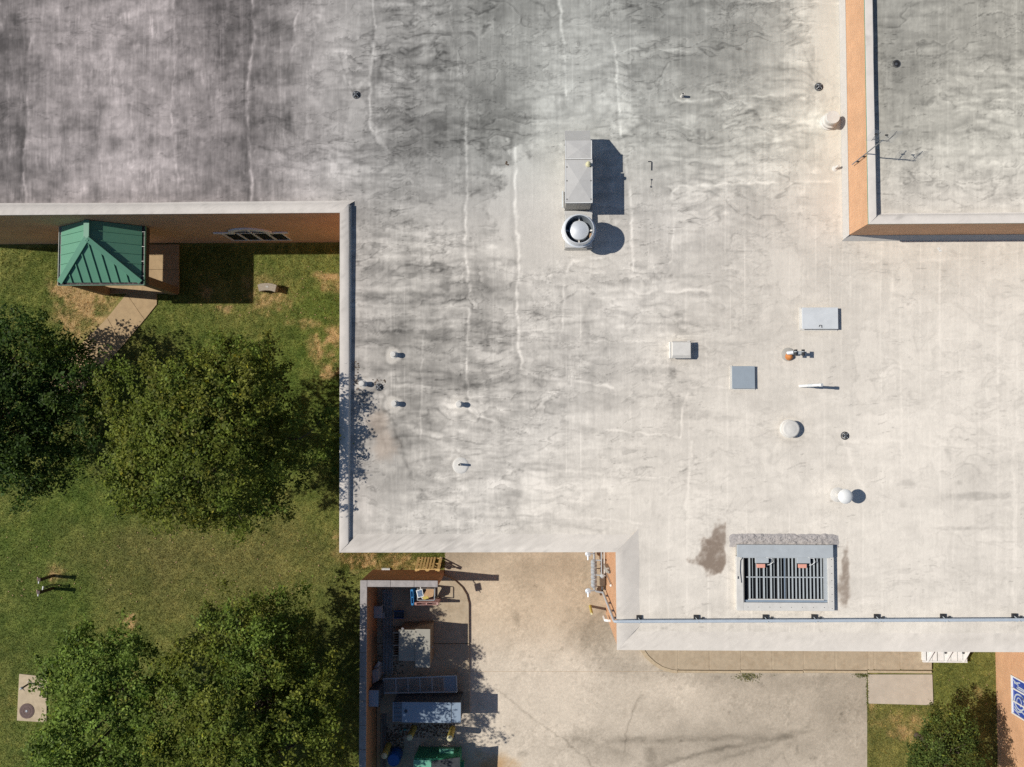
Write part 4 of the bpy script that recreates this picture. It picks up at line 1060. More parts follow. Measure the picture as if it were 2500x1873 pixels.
# capped plumbing vents
def stub_vent(px, py, label, r=.105, h=.36, name='vent_pipe', group='short capped vent pipes on the left roof'):
    c = R_(px, py, h)
    t = thing(name, (c[0], c[1], zr), label, 'vent pipe', group)
    MB().lathe((c[0], c[1], zr), [(r*1.6,-.01),(r*1.25,.03),(r*.9,.05),(r*.86,h-.09)], 18).build('pipe', 'offwhite', t, smooth=True)
    MB().lathe((c[0], c[1], zr), [(r*1.02,h-.10),(r*1.06,h-.02),(r*.95,h),(.02,h+.008)], 18).build('cap', 'offwhite', t, smooth=True)
    return t
stub_vent(958.7, 864.7, 'short capped white vent, topmost of the four at the left roof')
stub_vent(881.9, 936.3, 'short capped white vent pipe close against the left roof edge')
stub_vent(960.6, 985.2, 'short capped white vent standing left of its twin, below the dark drain')
stub_vent(1119.3, 986.8, 'short capped white vent at the bend of a long pale seam')

def open_pipe(px, py, label, r=.045, h=.32, mound=0, name='open_pipe'):
    c = R_(px, py, h)
    t = thing(name, (c[0], c[1], zr), label, 'vent pipe')
    MB().lathe((c[0], c[1], zr), [(r*1.5,-.01),(r*1.05,.05),(r,h),(r*.78,h),(r*.78,h-.05)], 14, True, True).build('pipe', 'offwhite', t, smooth=True)
    MB().lathe((c[0], c[1], zr), [(r*.77,h-.045),(.005,h-.045)], 14, False, False).build('bore', 'dark', t)
    if mound:
        MB().lathe((c[0]+.02, c[1]-.05, zr), [(mound,-.006),(mound*.93,.018),(mound*.7,.03),(mound*.2,.035)], 22).build('mound', 'offwhite', t, smooth=True)
    return t
open_pipe(878.7, 986.8, 'thin open pipe in the tree shadow by the left roof edge', .05, .26)
open_pipe(1121, 1135, 'thin open pipe rising from a round pale mound', .048, .40, .33)
open_pipe(1668, 228.5, 'small open pipe lying near a pale seam at the top of the roof', .05, .30)
# gooseneck near the upper block
c = R_(2043, 407, .2)
t = thing('gooseneck_vent', (c[0], c[1], zr), 'small white gooseneck pipe beside the foot of the orange brick block', 'vent pipe')
MB().tube([(c[0],c[1]-.02,zr-.01),(c[0],c[1],zr+.16),(c[0]+.03,c[1]+.03,zr+.22),(c[0]+.09,c[1]+.04,zr+.20)], .045, 10).build('pipe', 'offwhite', t, smooth=True)
MB().lathe((c[0],c[1]-.02,zr), [(.13,-.01),(.09,.03),(.04,.05)], 16).build('flashing', 'offwhite', t, smooth=True)

# round drum vent
c = R_(2021, 299)
t = thing('drum_vent', (c[0], c[1], zr), 'white drum shaped roof vent beside the orange brick block', 'roof vent')
MB().lathe((c[0],c[1],zr), [(.33,-.01),(.32,.05),(.27,.07),(.27,.16),(.30,.17),(.30,.23),(.235,.26),(.235,.40)], 28).build('base', 'offwhite', t, smooth=True)
MB().lathe((c[0],c[1],zr), [(.255,.402),(.262,.44),(.262,.58),(.25,.60),(.23,.595),(.02,.61)], 28).build('cap', 'offwhite', t, smooth=True)

# low dome and mushroom vents
c = R_(1931, 1047, .26)
t = thing('dome_vent', (c[0], c[1], zr), 'low round white dome vent left of a small dark drain', 'roof vent')
MB().lathe((c[0],c[1],zr), [(.38,-.01),(.33,.02),(.30,.03),(.30,.23)], 28).build('curb', 'offwhite', t, smooth=True)
MB().lathe((c[0],c[1],zr), [(.33,.21),(.335,.27),(.31,.305),(.27,.32),(.25,.317),(.18,.345),(.02,.355)], 28).build('dome', 'offwhite', t, smooth=True)
c = R_(2045, 1208); cc = R_(2066.3, 1212.8, .93)
t = thing('mushroom_vent', (c[0], c[1], zr), 'round white mushroom vent on a tall stem casting a round shadow', 'roof vent')
MB().lathe((c[0],c[1],zr), [(.30,-.01),(.26,.02),(.18,.04),(.12,.06)], 22).build('flashing', 'offwhite', t, smooth=True)
MB().tube([(c[0],c[1],zr+.03),(cc[0],cc[1],zr+.80)], .09, 14).build('stem', 'offwhite', t, smooth=True)
MB().lathe((cc[0],cc[1],zr), [(.10,.78),(.272,.80),(.278,.83),(.25,.88),(.16,.94),(.06,.965),(.01,.97)], 32).build('cap', 'white', t, smooth=True)

# leaning white pipe
b = R_(1953, 942.5); e_ = R_(2005, 940, 1.0)
t = thing('leaning_pipe', b, 'slim white plastic pipe leaning over above the roof with long thin shadow', 'pipe')
bv, ev = Vector(b), Vector(e_)
MB().tube([bv+Vector((0,0,-.02)), bv.lerp(ev,.55)], .055, 12).build('pipe', 'white', t, smooth=True)
MB().tube([bv.lerp(ev,.42), bv.lerp(ev,.62)], .068, 12).build('coupling', 'pale_lid', t, smooth=True)
MB().tube([bv.lerp(ev,.60), ev], .055, 12).build('pipe', 'white', t, smooth=True)
MB().tube([bv.lerp(ev,.93), ev+(ev-bv).normalized()*.04], .066, 12).build('cap', 'white', t, smooth=True)

# orange based vent with two black heads
c = R_(1924, 865.5)
t = thing('power_vent', (c[0], c[1], zr), 'small vent with orange base and two black ribbed heads', 'roof vent')
MB().lathe((c[0],c[1],zr), [(.27,-.01),(.26,.03),(.20,.05)], 26).build('flange', 'hvac_side', t, smooth=True)
MB().lathe((c[0]+.02,c[1]-.09,zr), [(.15,.05),(.145,.09),(.07,.22),(.02,.24)], 20).build('cone', 'orange', t, smooth=True)
MB().tube([(c[0]-.10,c[1]+.04,zr+.24),(c[0]+.10,c[1]+.05,zr+.38)], .075, 12).build('elbow', 'alu', t, smooth=True)
for dx in (.14, .42):
    MB().tube([(c[0]+dx,c[1]-.09,zr+.52),(c[0]+dx,c[1]+.15,zr+.52)], .062, 12).build('lamp_head', 'black', t, smooth=True)
    MB().tube([(c[0]+dx,c[1]+.05,zr+.52),(c[0]+dx,c[1]+.075,zr+.52)], .066, 12).build('band', 'galv', t)
MB().tube([(c[0]+.05,c[1]+.04,zr+.30),(c[0]+.28,c[1]+.03,zr+.46),(c[0]+.50,c[1]+.03,zr+.5)], .028, 8).build('arm', 'galv', t)
MB().box(c[0]+.20,c[0]+.36,c[1]-.03,c[1]+.09,zr+.44,zr+.5).build('junction_box', 'galv', t)

# drain strainers
def drain(px, py, z, label, r=.135, open_=False):
    c = P(px, py, z)
    t = thing('roof_drain', c, label, 'roof drain', 'dark round roof drains')
    MB().lathe(c, [(r*1.25,-.006),(r*1.25,.012),(r,.02),(r*.9,.0),(r*.9,-.02)] if not open_ else [(r*1.2,-.006),(r*1.15,.012),(r,.01),(r*.9,-.01)], 20).build('ring', 'iron', t)
    if open_:
        MB().lathe(c, [(r*.9,.014),(r*.5,.006),(.01,.004)], 18).build('bowl', 'dark', t)
        MB().lathe((c[0]-.03,c[1]-.02,c[2]), [(.055,.0),(.055,.03),(.04,.032)], 12).build('collar', 'iron', t)
    else:
        MB().lathe(c, [(r*.80,.014),(r*.7,.04),(.02,.055)], 16).build('core', 'dark', t)
        for k in range(8):
            a = k*math.pi/4
            MB().tube([(c[0]+r*.98*math.cos(a), c[1]+r*.98*math.sin(a), z+.01), (c[0]+r*.85*math.cos(a), c[1]+r*.85*math.sin(a), z+.085), (c[0]+.02*math.cos(a), c[1]+.02*math.sin(a), z+.125)], .013, 5).build('bar', 'pipe' if k % 2 else 'iron', t)
        MB().lathe(c, [(.045,.115),(.045,.135),(.01,.14)], 10).build('hub', 'iron', t)
    return t
drain(870, 232, zr, 'dark round roof drain at the end of branching water marks, upper left')
drain(1999, 212.5, zr, 'dark round roof drain close to the long orange brick wall')
drain(926, 945.5, zr, 'dark round roof drain with rusty leaves around it near the left edge', .125)
drain(2062.5, 1064, zr, 'small dark round roof drain right of the low dome vent', .13)
drain(2189, 156, zd, 'open dark round roof drain on the upper block roof', .13, True)

# bent rod and pins lying on the roof
t = thing('bent_rod', R_(1590, 400), 'thin dark bent rod lying on the roof right of the air unit', 'rod')
MB().tube([R_(1582,394.5,.03), R_(1589,394,.03), R_(1590.5,396,.03), R_(1590,416,.03)], .018, 6).build('rod', 'iron', t)
t = thing('wire_stub', R_(1589, 447), 'faint thin wire with two dark ends below the bent rod', 'wire')
MB().tube([R_(1589.7,439,.02), R_(1588.4,456,.02)], .008, 5).build('wire', 'hvac_side', t)
for a in ((1589.7,439),(1588.4,456.5)): MB().lathe(R_(*a), [(.03,-.005),(.03,.04),(.01,.05)], 8).build('end_stub', 'iron', t)

# louvered relief vent in the lower right of the roof
lx0, lx1, ly0, ly1 = top_rect(1815.5, 2021, 1363, 1471, .22)      # opening
ox0, ox1, oy0, oy1 = top_rect(1799, 2035.5, 1359.5, 1491, .22)    # outer flange
lv = thing('louvered_vent', ((ox0+ox1)/2, (oy0+oy1)/2, zr), 'large rectangular louvered roof vent with two salmon actuators', 'roof vent')
hz = zr+.22
MB().box(ox0, lx0, oy0, oy1, zr-.01, hz).build('flange', 'offwhite', lv, bevel=.01)
MB().box(lx1, ox1, oy0, oy1-.002, zr-.01, hz).build('flange', 'offwhite', lv, bevel=.01)
MB().box(lx0+.001, lx1-.001, oy0, ly0, zr-.01, hz-.004).build('flange', 'offwhite', lv, bevel=.01)
# the hood plate at the top edge
hx0, hx1, hy0, hy1 = top_rect(1799.5, 2034, 1331, 1360.5, .27)
MB().box(hx0+.01, hx1-.01, hy0+.05, hy1-.01, zr-.01, zr+.23).build('hood_box', 'hvac_side', lv)
MB().box(hx0, hx1, hy0, hy1, zr+.232, zr+.27).build('hood_plate', 'galv', lv, bevel=.01)
MB().box(hx0+.12, hx1-.14, hy0-.03, hy0-.001, zr+.17, zr+.24).build('hood_edge', 'galv', lv)
# well
MB().box(lx0, lx1, ly0, ly1+.1, zr+.005, zr+.012).build('well_floor', 'dark', lv)
MB().box(lx0+.002, lx0+.03, ly0, ly1, zr+.013, hz-.02).build('well_side', 'hvac_side', lv)
MB().box(lx1-.13, lx1-.002, ly0+.10, ly1, zr+.013, zr+.16).build('frame_side', 'galv', lv)
MB().box(lx0+.031, lx1-.003, ly0+.003, ly0+.075, zr+.013, zr+.12).build('frame_side', 'gen', lv)
ix0, ix1 = lx0+.20, lx1-.14
for k in range(21):
    xk = ix0 + (ix1-ix0)*(k+.3)/21
    lean = .012 if k < 9 else .02
    wd_ = .056 if (k % 2 == 0 and k < 10) else (.018 if k < 10 else .046)
    MB().add([(xk,ly0+.08,zr+.06),(xk+wd_,ly0+.08,zr+.10),(xk+wd_,ly1+.03,zr+.10),(xk,ly1+.03,zr+.06),(xk+.006,ly0+.08,zr+.045),(xk+wd_+.006,ly0+.08,zr+.085),(xk+wd_+.006,ly1+.03,zr+.085),(xk+.006,ly1+.03,zr+.045)],
             [(0,1,2,3),(7,6,5,4),(0,4,5,1),(2,6,7,3),(1,5,6,2),(3,7,4,0)]).build('slat', 'slat', lv)
ymid = ly0+.1+(ly1-ly0)*.50
MB().box(ix0-.06, ix1+.01, ymid-.02, ymid+.02, zr+.105, zr+.125).build('link_bar', 'galv', lv)
MB().box((lx0+lx1)/2-.03, (lx0+lx1)/2, ly0+.08, ly1, zr+.105, zr+.128).build('centre_mullion', 'gen', lv)
MB().box(ix0, ix1, ly0+.08, ly0+.12, zr+.105, zr+.13).build('rail', 'offwhite', lv)
MB().box(ox0+.04, ox0+.07, ly0+.9, ly0+1.0, hz, hz+.03).build('cable_clip', 'iron', lv)
MB().tube([(lx0-.02,ly1+.02,hz+.02),(lx0-.11,ly1-.1,hz+.03),(lx0-.13,ly1-.5,hz+.03),(lx0-.08,ly1-.95,hz+.02)], .012, 6).build('cable', 'iron', lv)
for k, (ax, bx) in enumerate(((1844.5, 1877), (1946, 1979))):
    xa_, xb_ = R_(ax, 1370, .25)[0], R_(bx, 1370, .25)[0]
    ya_ = R_(1910, 1375.5, .25)[1]; yb_ = R_(1910, 1362, .25)[1]
    MB().box(xa_, xb_, ya_, yb_, zr+.13, zr+.24).build('actuator_body', 'galv', lv, bevel=.01)
    MB().box(xa_+.06, xa_+.37, R_(1910,1387,.25)[1], ya_-.03, zr+.13, zr+.25).build('actuator_cover', 'salmon', lv, bevel=.012)
    MB().box(xa_+.05, xa_+.38, ya_-.028, ya_-.001, zr+.13, zr+.22).build('actuator_neck', 'black', lv)
    MB().tube([(xb_-.1,yb_+.02,zr+.28),(xb_+.12,yb_-.02,zr+.30),(xb_+.16,ya_+.06,zr+.28),(xb_+.05,ya_-.05,zr+.25),(xb_-.05,ya_-.07,zr+.22)], .011, 8).build('flex_conduit', 'white', lv, smooth=True)
# screws along the flange
scr = MB()
for f_ in np.linspace(.05, .95, 8): scr.lathe((lx0+(lx1-lx0)*f_, oy0+.14, hz-.004), [(.014,0),(.012,.012)], 6); scr.lathe((ox1-.09, oy0+(oy1-oy0)*f_, hz), [(.014,0),(.012,.012)], 6)
scr.build('screws', 'iron', lv, kind='stuff')
# rough foam bank behind it
fb = MB(); nn, mm = 120, 14
fx0, fx1, fyb, fyt = R_(1776, 1320)[0], R_(2052, 1320)[0], R_(1910, 1336)[1], R_(1910, 1302)[1]
vs = []; fs = []
for j in range(mm+1):
    for i in range(nn+1):
        u, v = i/nn, j/mm
        ed = min(u*8, (1-u)*8, 1)*min((1-v)*4, 1)
        n_ = float(fbm(np.array(u*30.0), np.array(v*6.0), 501, 4)); n2_ = abs(float(fbm(np.array(u*16.0+v*3), np.array(v*3.0), 502, 3)))
        vs.append((fx0+(fx1-fx0)*u + .03*n_, fyb+(fyt-fyb)*v*(1+.06*n_), zr-.01+ed*(.055+.045*n_+.06*n2_)))
for j in range(mm):
    for i in range(nn):
        a = j*(nn+1)+i; fs.append((a, a+1, a+nn+2, a+nn+1))
fb.add(vs, fs); fb.build('foam_bank', 'foam', lv)

# gas pipe along the roof, its blocks and its drop down the wall
gp = thing('gas_pipe', R_(2000, 1515), 'long pale gas pipe running along the lower roof on small blocks', 'pipe')
gh = .29
def gpt(px): return R_(px, 1517.6-(px-1500)*.0042, gh)
xr = 3.02
yE = gpt(1500)[1]
MB().tube([gpt(1512), gpt(1900), gpt(2300), gpt(2640)], .062, 12).build('pipe', 'gas_pipe', gp, smooth=True)
MB().tube([(xr, yE, .55), (xr, yE, zr+.22), (xr+.02, yE, zr+gh-.01), (xr+.09, yE, zr+gh), gpt(1513)], .055, 12).build('riser', 'gas_pipe', gp, smooth=True)
for z_ in (1.2, 2.6, 4.0, 5.2):
    MB().box(xr+.056, xr+.25, yE-.04, yE+.04, z_, z_+.05).build('wall_clip', 'pipe', gp)
for k, px in enumerate((1562, 1703, 1873, 1993, 2147, 2310, 2486)):
    c = gpt(px)
    sb = MB().box(c[0]-.10, c[0]+.10, c[1]-.06, c[1]+.18, zr-.005, zr+.09).build('support_block', 'black', gp, bevel=.01)
    MB().box(c[0]-.02, c[0]+.02, c[1]-.10, c[1]+.05, zr+.091, zr+gh-.06).build('strut', 'galv', gp)
    MB().tube([(c[0]-.03,c[1]+.09,zr+.10),(c[0]+.02,c[1]-.02,zr+.38)], .015, 6).build('clamp', 'galv', gp)
    if k:
        MB().box(c[0]+.22, c[0]+.27, c[1]-.12, c[1]+.10, zr-.004, zr+.07).build('foot_bar', 'iron', gp)
        MB().tube([(c[0]+.02,c[1]+.07,zr+.12),(c[0]+.30,c[1]+.06,zr+.10)], .01, 5).build('tie_rod', 'iron', gp)
# television antenna on a mast against the upper block
mb_ = P(2085.4, 399, 6.7); mx_, my_ = x0t-.07, mb_[1]
an = thing('tv_antenna', (mx_, my_, 6.6), 'thin grey rooftop aerial on a tall mast against the orange wall', 'antenna')
mz = 9.35
MB().tube([(mx_, my_, 6.55), (mx_, my_, mz)], .020, 8).build('mast', 'conduit', an)
for z_ in (6.9, 7.5): MB().box(mx_+.02, x0t+.04, my_-.03, my_+.03, z_, z_+.04).build('mast_bracket', 'iron', an)
def AP(px, py, z=9.3): return Vector(P(px, py, z))
MB().tube([AP(2130,341), AP(2172,344.5)], .012, 6).build('cross_boom', 'iron', an)
booms = [((2127.5,344),(2147,319)), ((2133,341),(2151,322)), ((2164.5,346.5),(2190,320.5)), ((2169,342),(2187,327))]
for k, (a, b) in enumerate(booms):
    zz = 9.3 if k % 2 == 0 else 9.22
    MB().tube([AP(*a, zz), AP(*b, zz)], .008, 6).build('boom', 'iron', an)
    if k % 2 == 0:
        for i in range(10):
            q = AP(*a, zz).lerp(AP(*b, zz), i/9)
            L = .23 if k == 0 else .20
            MB().tube([q+Vector((-L,.02,.015)), q+Vector((L,-.03,.015))], .0035, 4).build('element', 'pipe', an)
for p_ in ((2139,328),(2164.5,330)):
    q = AP(*p_); MB().box(q.x-.05, q.x+.05, q.y-.02, q.y+.02, q.z-.02, q.z+.02).build('balun', 'black', an)
MB().tube([AP(2164,331), AP(2169,336)], .012, 5).build('brace', 'iron', an)

# ================================================================= SERVICE YARD THINGS
def G(px, py, z=0.0): return Vector(P(px, py, z))
# leaning pallet on the outer face of the wall
pt = thing('wood_pallet', G(1052, 1372), 'raw yellow wooden pallet leaning against the outside of the brown brick wall', 'pallet')
pxa, pxb = -5.42, -4.30
pb = Vector((0, -6.53, .02)); ptp = Vector((0, nw[1]+.10, .94))
pdir = (ptp-pb); Lp = pdir.length; pdir.normalize(); pn = Vector((0, 1, 0)).cross(Vector((0,0,1)));
pnorm = Vector((0, pdir.z, -pdir.y)) * 1.0
if pnorm.z < 0: pnorm = -pnorm
def pp(x, s, h): q = pb + pdir*s + pnorm*h; return Vector((x, q.y, q.z))
for s in (.03, Lp*.5, Lp-.03):
    L0, L1 = pxa, pxb
    # stringer with two notches: three blocks and a bridge
    m = MB()
    m.obox(pp(L0,s,.075), pp(L1,s,.075), .04, .045, up=pnorm)
    for a, b in ((0,.18),(.42,.58),(.82,1)):
        m.obox(pp(L0+(L1-L0)*a,s,.03), pp(L0+(L1-L0)*b,s,.03), .04, .05, up=pnorm)
    m.build('stringer', 'wood', pt)
for f_ in (0.0, .17, .31, .45, .59, .73, 1.0):
    xq = pxa+.06+(pxb-pxa-.12)*f_
    MB().obox(pp(xq,-.01,.106), pp(xq,Lp+.01,.106), .115 if f_ in (0.0,1.0) else .09, .018, up=pnorm).build('deck_board', 'wood', pt)
for f_ in (0.0, .5, 1.0):
    xq = pxa+.06+(pxb-pxa-.12)*f_
    MB().obox(pp(xq,-.01,-.008), pp(xq,Lp+.01,-.008), .10, .018, up=pnorm).build('bottom_board', 'wood', pt)
sc_ = thing('paper_scrap', G(1077, 1362.5), 'crumpled white scrap on the grass at the pallet corner', 'litter')
c = G(1077, 1362.5); MB().add([(c.x-.08,c.y-.03,.03),(c.x+.05,c.y-.05,.05),(c.x+.09,c.y+.04,.02),(c.x-.02,c.y+.06,.07),(c.x,c.y,.10)], [(0,1,4),(1,2,4),(2,3,4),(3,0,4),(3,2,1,0)]).build('scrap', 'white', sc_)
# ribbed drain hose end at the wall foot
c0_ = G(933, 1389.5); c1_ = G(953, 1389.5)
hs = thing('ribbed_hose', c0_, 'short white ribbed hose lying at the foot of the brown brick wall', 'hose')
for k in range(9):
    x_ = c0_.x+(c1_.x-c0_.x)*(k+.5)/9
    MB().tube([(x_-.014, c0_.y+.0, .07), (x_+.014, c0_.y, .07)], .065, 12).build('rib', 'white', hs)
MB().tube([(c0_.x+.01, c0_.y, .07), (c1_.x-.01, c0_.y, .07)], .048, 12).build('tube', 'iron', hs)

# bundle of long conduits
for k in range(7):
    xa_ = 934.5 + 3.55*k
    a = G(xa_, 1440, .20); b = G(xa_+1.5, 1652 - (k*7 % 5)*3, .20)
    t = thing('conduit', (a.x, (a.y+b.y)/2, pz), ['conduit nearest the yard wall in the bundle of long grey conduits', 'second of the long grey conduits from the yard wall', 'third of the long grey conduits from the yard wall', 'middle one of the long grey conduits along the yard wall', 'third of the long grey conduits from the transformer side', 'second of the long grey conduits from the transformer side', 'conduit nearest the transformer in the bundle of long grey conduits'][k], 'conduit', 'grey conduits along the yard wall')
    MB().tube([(a.x, a.y, pz+.045), (b.x, b.y, pz+.045)], .021, 8).build('tube', 'pipe', t, smooth=True)
# junction and meter boxes at the yard wall
def wall_box(name, label, cat, px0, px1, py0, py1, z0, z1, mat, body='gen_dark'):
    x0_ = wx1 - .02; a = P(px0, py0, z1); b = P(px1, py1, z1)
    t = thing(name, (x0_, (a[1]+b[1])/2, z0), label, cat)
    MB().box(x0_, b[0], b[1], a[1], z0, z1-.03).build('body', body, t, bevel=.01)
    MB().box(x0_, b[0]+.02, b[1]-.01, a[1]+.01, z1-.029, z1).build('lid', mat, t, bevel=.008)
    MB().box(b[0]+.001, b[0]+.015, b[1]+.08, a[1]-.06, z0+.1, z1-.12).build('door', body, t)
    return t
wall_box('switch_box', 'blue grey electrical cabinet on the yard wall beside the mesh deck', 'electrical box', 903.5, 922.5, 1686, 1725, .55, 2.0, 'gen')
t = wall_box('meter_box', 'small grey box in shade on the yard wall beside the conduits', 'electrical box', 924, 930, 1481, 1509, .5, 1.0, 'pipe', 'pipe')
MB().box(*[G(931,1495,.6).x, G(939,1495,.6).x], G(935,1509,.6).y, G(935,1496,.6).y, .5, .62).build('side_box', 'pipe', t, bevel=.01)
# broken white cabinet
a = P(908.5, 1638, 1.25); 
t = thing('white_cabinet', (a[0], a[1], 0.1), 'pale broken cabinet leaning on the yard wall above the mesh deck', 'cabinet')
qa, qb, qc, qd = P(908.5,1637,1.3), P(922,1632,1.3), P(924,1662,1.3), P(909,1670,1.3)
MB().prism([qa[:2], qb[:2], qc[:2], qd[:2]], pz, 1.3).build('body', 'coping', t, bevel=.015)
m = MB(); m.add([P(912,1632,1.2),P(924,1614,1.2),P(931,1618,1.0),P(922,1630,1.25)], [(0,1,2,3)]); m.build('loose_panel', 'pipe', t)

# blue and red pallets on edge round a crate
def edge_pallet(name, label, a, b, z0, z1, mat, th=.12):
    """a pallet standing on its edge along a-b"""
    a, b = Vector((*a, 0)), Vector((*b, 0)); d = (b-a).normalized(); n_ = Vector((-d.y, d.x, 0)); L = (b-a).length
    t = thing(name, ((a.x+b.x)/2, (a.y+b.y)/2, z0), label, 'pallet', 'pallets standing on edge in the yard')
    for s_ in (-1, 1):
        for k in range(5):
            zz = z0+.05+(z1-z0-.1)*k/4
            MB().obox(a+n_*(s_*(th/2-.01))+Vector((0,0,zz)), b+n_*(s_*(th/2-.01))+Vector((0,0,zz)), .02, .10, up=(0,0,1)).build('board', mat, t)
    for f_ in (0.04, .5, .96):
        q = a + d*(L*f_)
        MB().obox(q+Vector((0,0,z0)), q+Vector((0,0,z1)), .09 if f_ != .5 else .05, th-.042, up=tuple(n_)).build('block', mat, t)
    return t
pa_, pb_ = P(1005, 1440, 1.05), P(1007, 1477, 1.05)
edge_pallet('wood_pallet', 'blue painted pallet standing on edge beside the crate in the yard', pa_[:2], pb_[:2], pz, 1.05, 'wood_blue')
pa_, pb_ = P(1012, 1474.5, 1.05), P(1070, 1474, 1.05)
edge_pallet('wood_pallet', 'faded red pallet standing on edge below the cardboard crate', pa_[:2], pb_[:2], pz, 1.05, 'wood_pink')
ca, cb = P(1019, 1465.5, .95), P(1060.5, 1438, .95)
t = thing('wire_crate', ((ca[0]+cb[0])/2, (ca[1]+cb[1])/2, pz), 'grey framed open crate inside the yard corner between two pallets', 'crate')
for xx_ in (ca[0], cb[0]):
    for yy_ in (ca[1], cb[1]): MB().box(xx_-.018, xx_+.018, yy_-.018, yy_+.018, pz, .93).build('post', 'pipe', t)
MB().box(ca[0], cb[0], ca[1]-.015, ca[1]+.015, .931, .96).build('rail', 'pipe', t); MB().box(cb[0]-.015, cb[0]+.015, ca[1]+.016, cb[1]-.016, .931, .96).build('rail', 'pipe', t)
MB().box(ca[0]-.015, ca[0]+.015, ca[1]+.016, cb[1]-.016, .931, .96).build('rail', 'pipe', t)
MB().box(ca[0], cb[0], ca[1], cb[1], pz+.01, pz+.04).build('base', 'wood_grey', t)
MB().box(ca[0], cb[0], cb[1]-.012, cb[1]+.012, .5, .93).build('panel', 'wood_grey', t)
q = [P(1038,1436,.8), P(1041,1441,.82), P(1033,1455,.80), P(1031,1462,.78), P(1036,1464.5,.78), P(1049,1459,.82), P(1057,1457,.86), P(1060,1441,.86), P(1055,1437,.84)]
t = thing('cardboard', q[3], 'torn flattened cardboard lying on the crate in the yard', 'cardboard')
MB().prism([k[:2] for k in q], .76, .80).build('sheet', 'card', t)
q = [P(1042,1436,.9), P(1059,1437,.9), P(1058,1453,.9), P(1043,1455,.86)]
MB().prism([k[:2] for k in q], .802, .835).build('flap', 'card', t)
q = [P(1029,1458,.86), P(1035,1465,.86), P(1047,1461,.86), P(1043,1456,.86)]
MB().prism([k[:2] for k in q], .803, .82).build('flap', 'yellow', t)
# solar panel on an arm over the wall
spz = 2.45
t = thing('solar_panel', P(1025, 1448.5, spz), 'small tilted solar panel with white frame in front of the coping stones', 'solar panel')
sq = [P(1015.6,1442,spz), P(1030.8,1437.7,spz), P(1034.6,1456.5,spz), P(1020,1460.5,spz)]
MB().prism([k[:2] for k in sq], spz-.04, spz).build('frame', 'white', t, bevel=.004)
cxs = sum(k[0] for k in sq)/4; cys = sum(k[1] for k in sq)/4
MB().prism([(cxs+(k[0]-cxs)*.74, cys+(k[1]-cys)*.82) for k in sq], spz+.001, spz+.007).build('cells', 'solar', t)
for f_ in (.2, .4, .6, .8):
    a = Vector(sq[0]).lerp(Vector(sq[3]), f_); b = Vector(sq[1]).lerp(Vector(sq[2]), f_); 
    aa = a.lerp(b,.14); bb = a.lerp(b,.86); aa.z = bb.z = spz+.010
    MB().obox(aa, bb, .012, .004).build('cell_line', 'pipe', t)
MB().tube([(cxs+.02, cys, spz-.05), (cxs-.02, wyS+.05, spz-.30), (cxs-.02, wyS+.05, 1.4)], .022, 8).build('arm', 'white', t)
MB().tube([Vector(sq[3]).lerp(Vector(sq[2]),.6)+Vector((0,0,-.03)), Vector(sq[3]).lerp(Vector(sq[2]),.72)+Vector((.03,-.1,-.03))], .018, 8).build('tail', 'white', t)

# blue tub, scraps
c = G(974, 1501, .5)
t = thing('blue_tub', (c.x, c.y, pz), 'dark blue plastic tub in the shade beside the conduits', 'tub')
MB().add([(c.x-.17,c.y-.12,pz),(c.x+.17,c.y-.12,pz),(c.x+.17,c.y+.12,pz),(c.x-.17,c.y+.12,pz),(c.x-.21,c.y-.15,.5),(c.x+.21,c.y-.15,.5),(c.x+.21,c.y+.15,.5),(c.x-.21,c.y+.15,.5)],
         [(3,2,1,0),(0,1,5,4),(1,2,6,5),(2,3,7,6),(3,0,4,7)]).build('tub', 'barrel', t)
MB().box(c.x-.24, c.x+.24, c.y+.152, c.y+.17, .47, .51).build('rim', 'barrel', t); MB().box(c.x-.24, c.x+.24, c.y-.17, c.y-.152, .47, .51).build('rim', 'barrel', t)
MB().box(c.x-.19, c.x+.19, c.y-.13, c.y+.13, .40, .42).build('contents', 'gen_dark', t)

# pad mounted transformer
t = thing('transformer', G(1030, 1560), 'tan pad mounted transformer with two cabinets and cooling fins', 'transformer')
x0_, y1_, _ = P(1013.8, 1536, 1.72); x1_, y0_, _ = P(1050, 1630, 1.72)
MB().box(x0_+.01, x1_-.02, y0_+.03, y1_-.02, pz, 1.68).build('cabinet', 'tan_side', t, bevel=.01)
MB().box(x0_, x1_, y0_, y1_, 1.681, 1.72).build('cabinet_lid', 'tan_box', t, bevel=.01)
xa_, ya1, _ = P(973.5, 1537.5, 1.66); _, ya0, _ = P(1013, 1614, 1.66)
MB().box(xa_+.02, x0_-.003, ya0+.02, ya1-.01, pz, 1.62).build('tank', 'tan_side', t, bevel=.01)
MB().box(xa_, x0_-.004, ya0, ya1, 1.621, 1.66).build('tank_lid', 'tan_box', t, bevel=.01)
for k in range(12):
    yk = ya1-.14-k*.105
    MB().box(xa_-.28, xa_-.002, yk-.012, yk+.012, .5, 1.35).build('cooling_fin', 'tan_side', t)
for yk in (ya1-.2, ya1-.75, ya1-1.2):
    MB().tube([(xa_-.30, yk, 1.38), (xa_-.0, yk, 1.38)], .03, 8).build('fin_header', 'tan_box', t)
MB().lathe((x0_+.32, y1_-.35, 1.72), [(.05,0),(.05,.04),(.02,.05)], 12).build('lift_lug', 'tan_box', t)
MB().box(x1_-.019, x1_+.012, (y0_+y1_)/2-.2, (y0_+y1_)/2-.12, .8, .95).build('handle', 'pipe', t)
MB().lathe((xa_+.16, ya1+.03, 1.55), [(.05,0),(.05,.06)], 10).build('relief_valve', 'white', t)

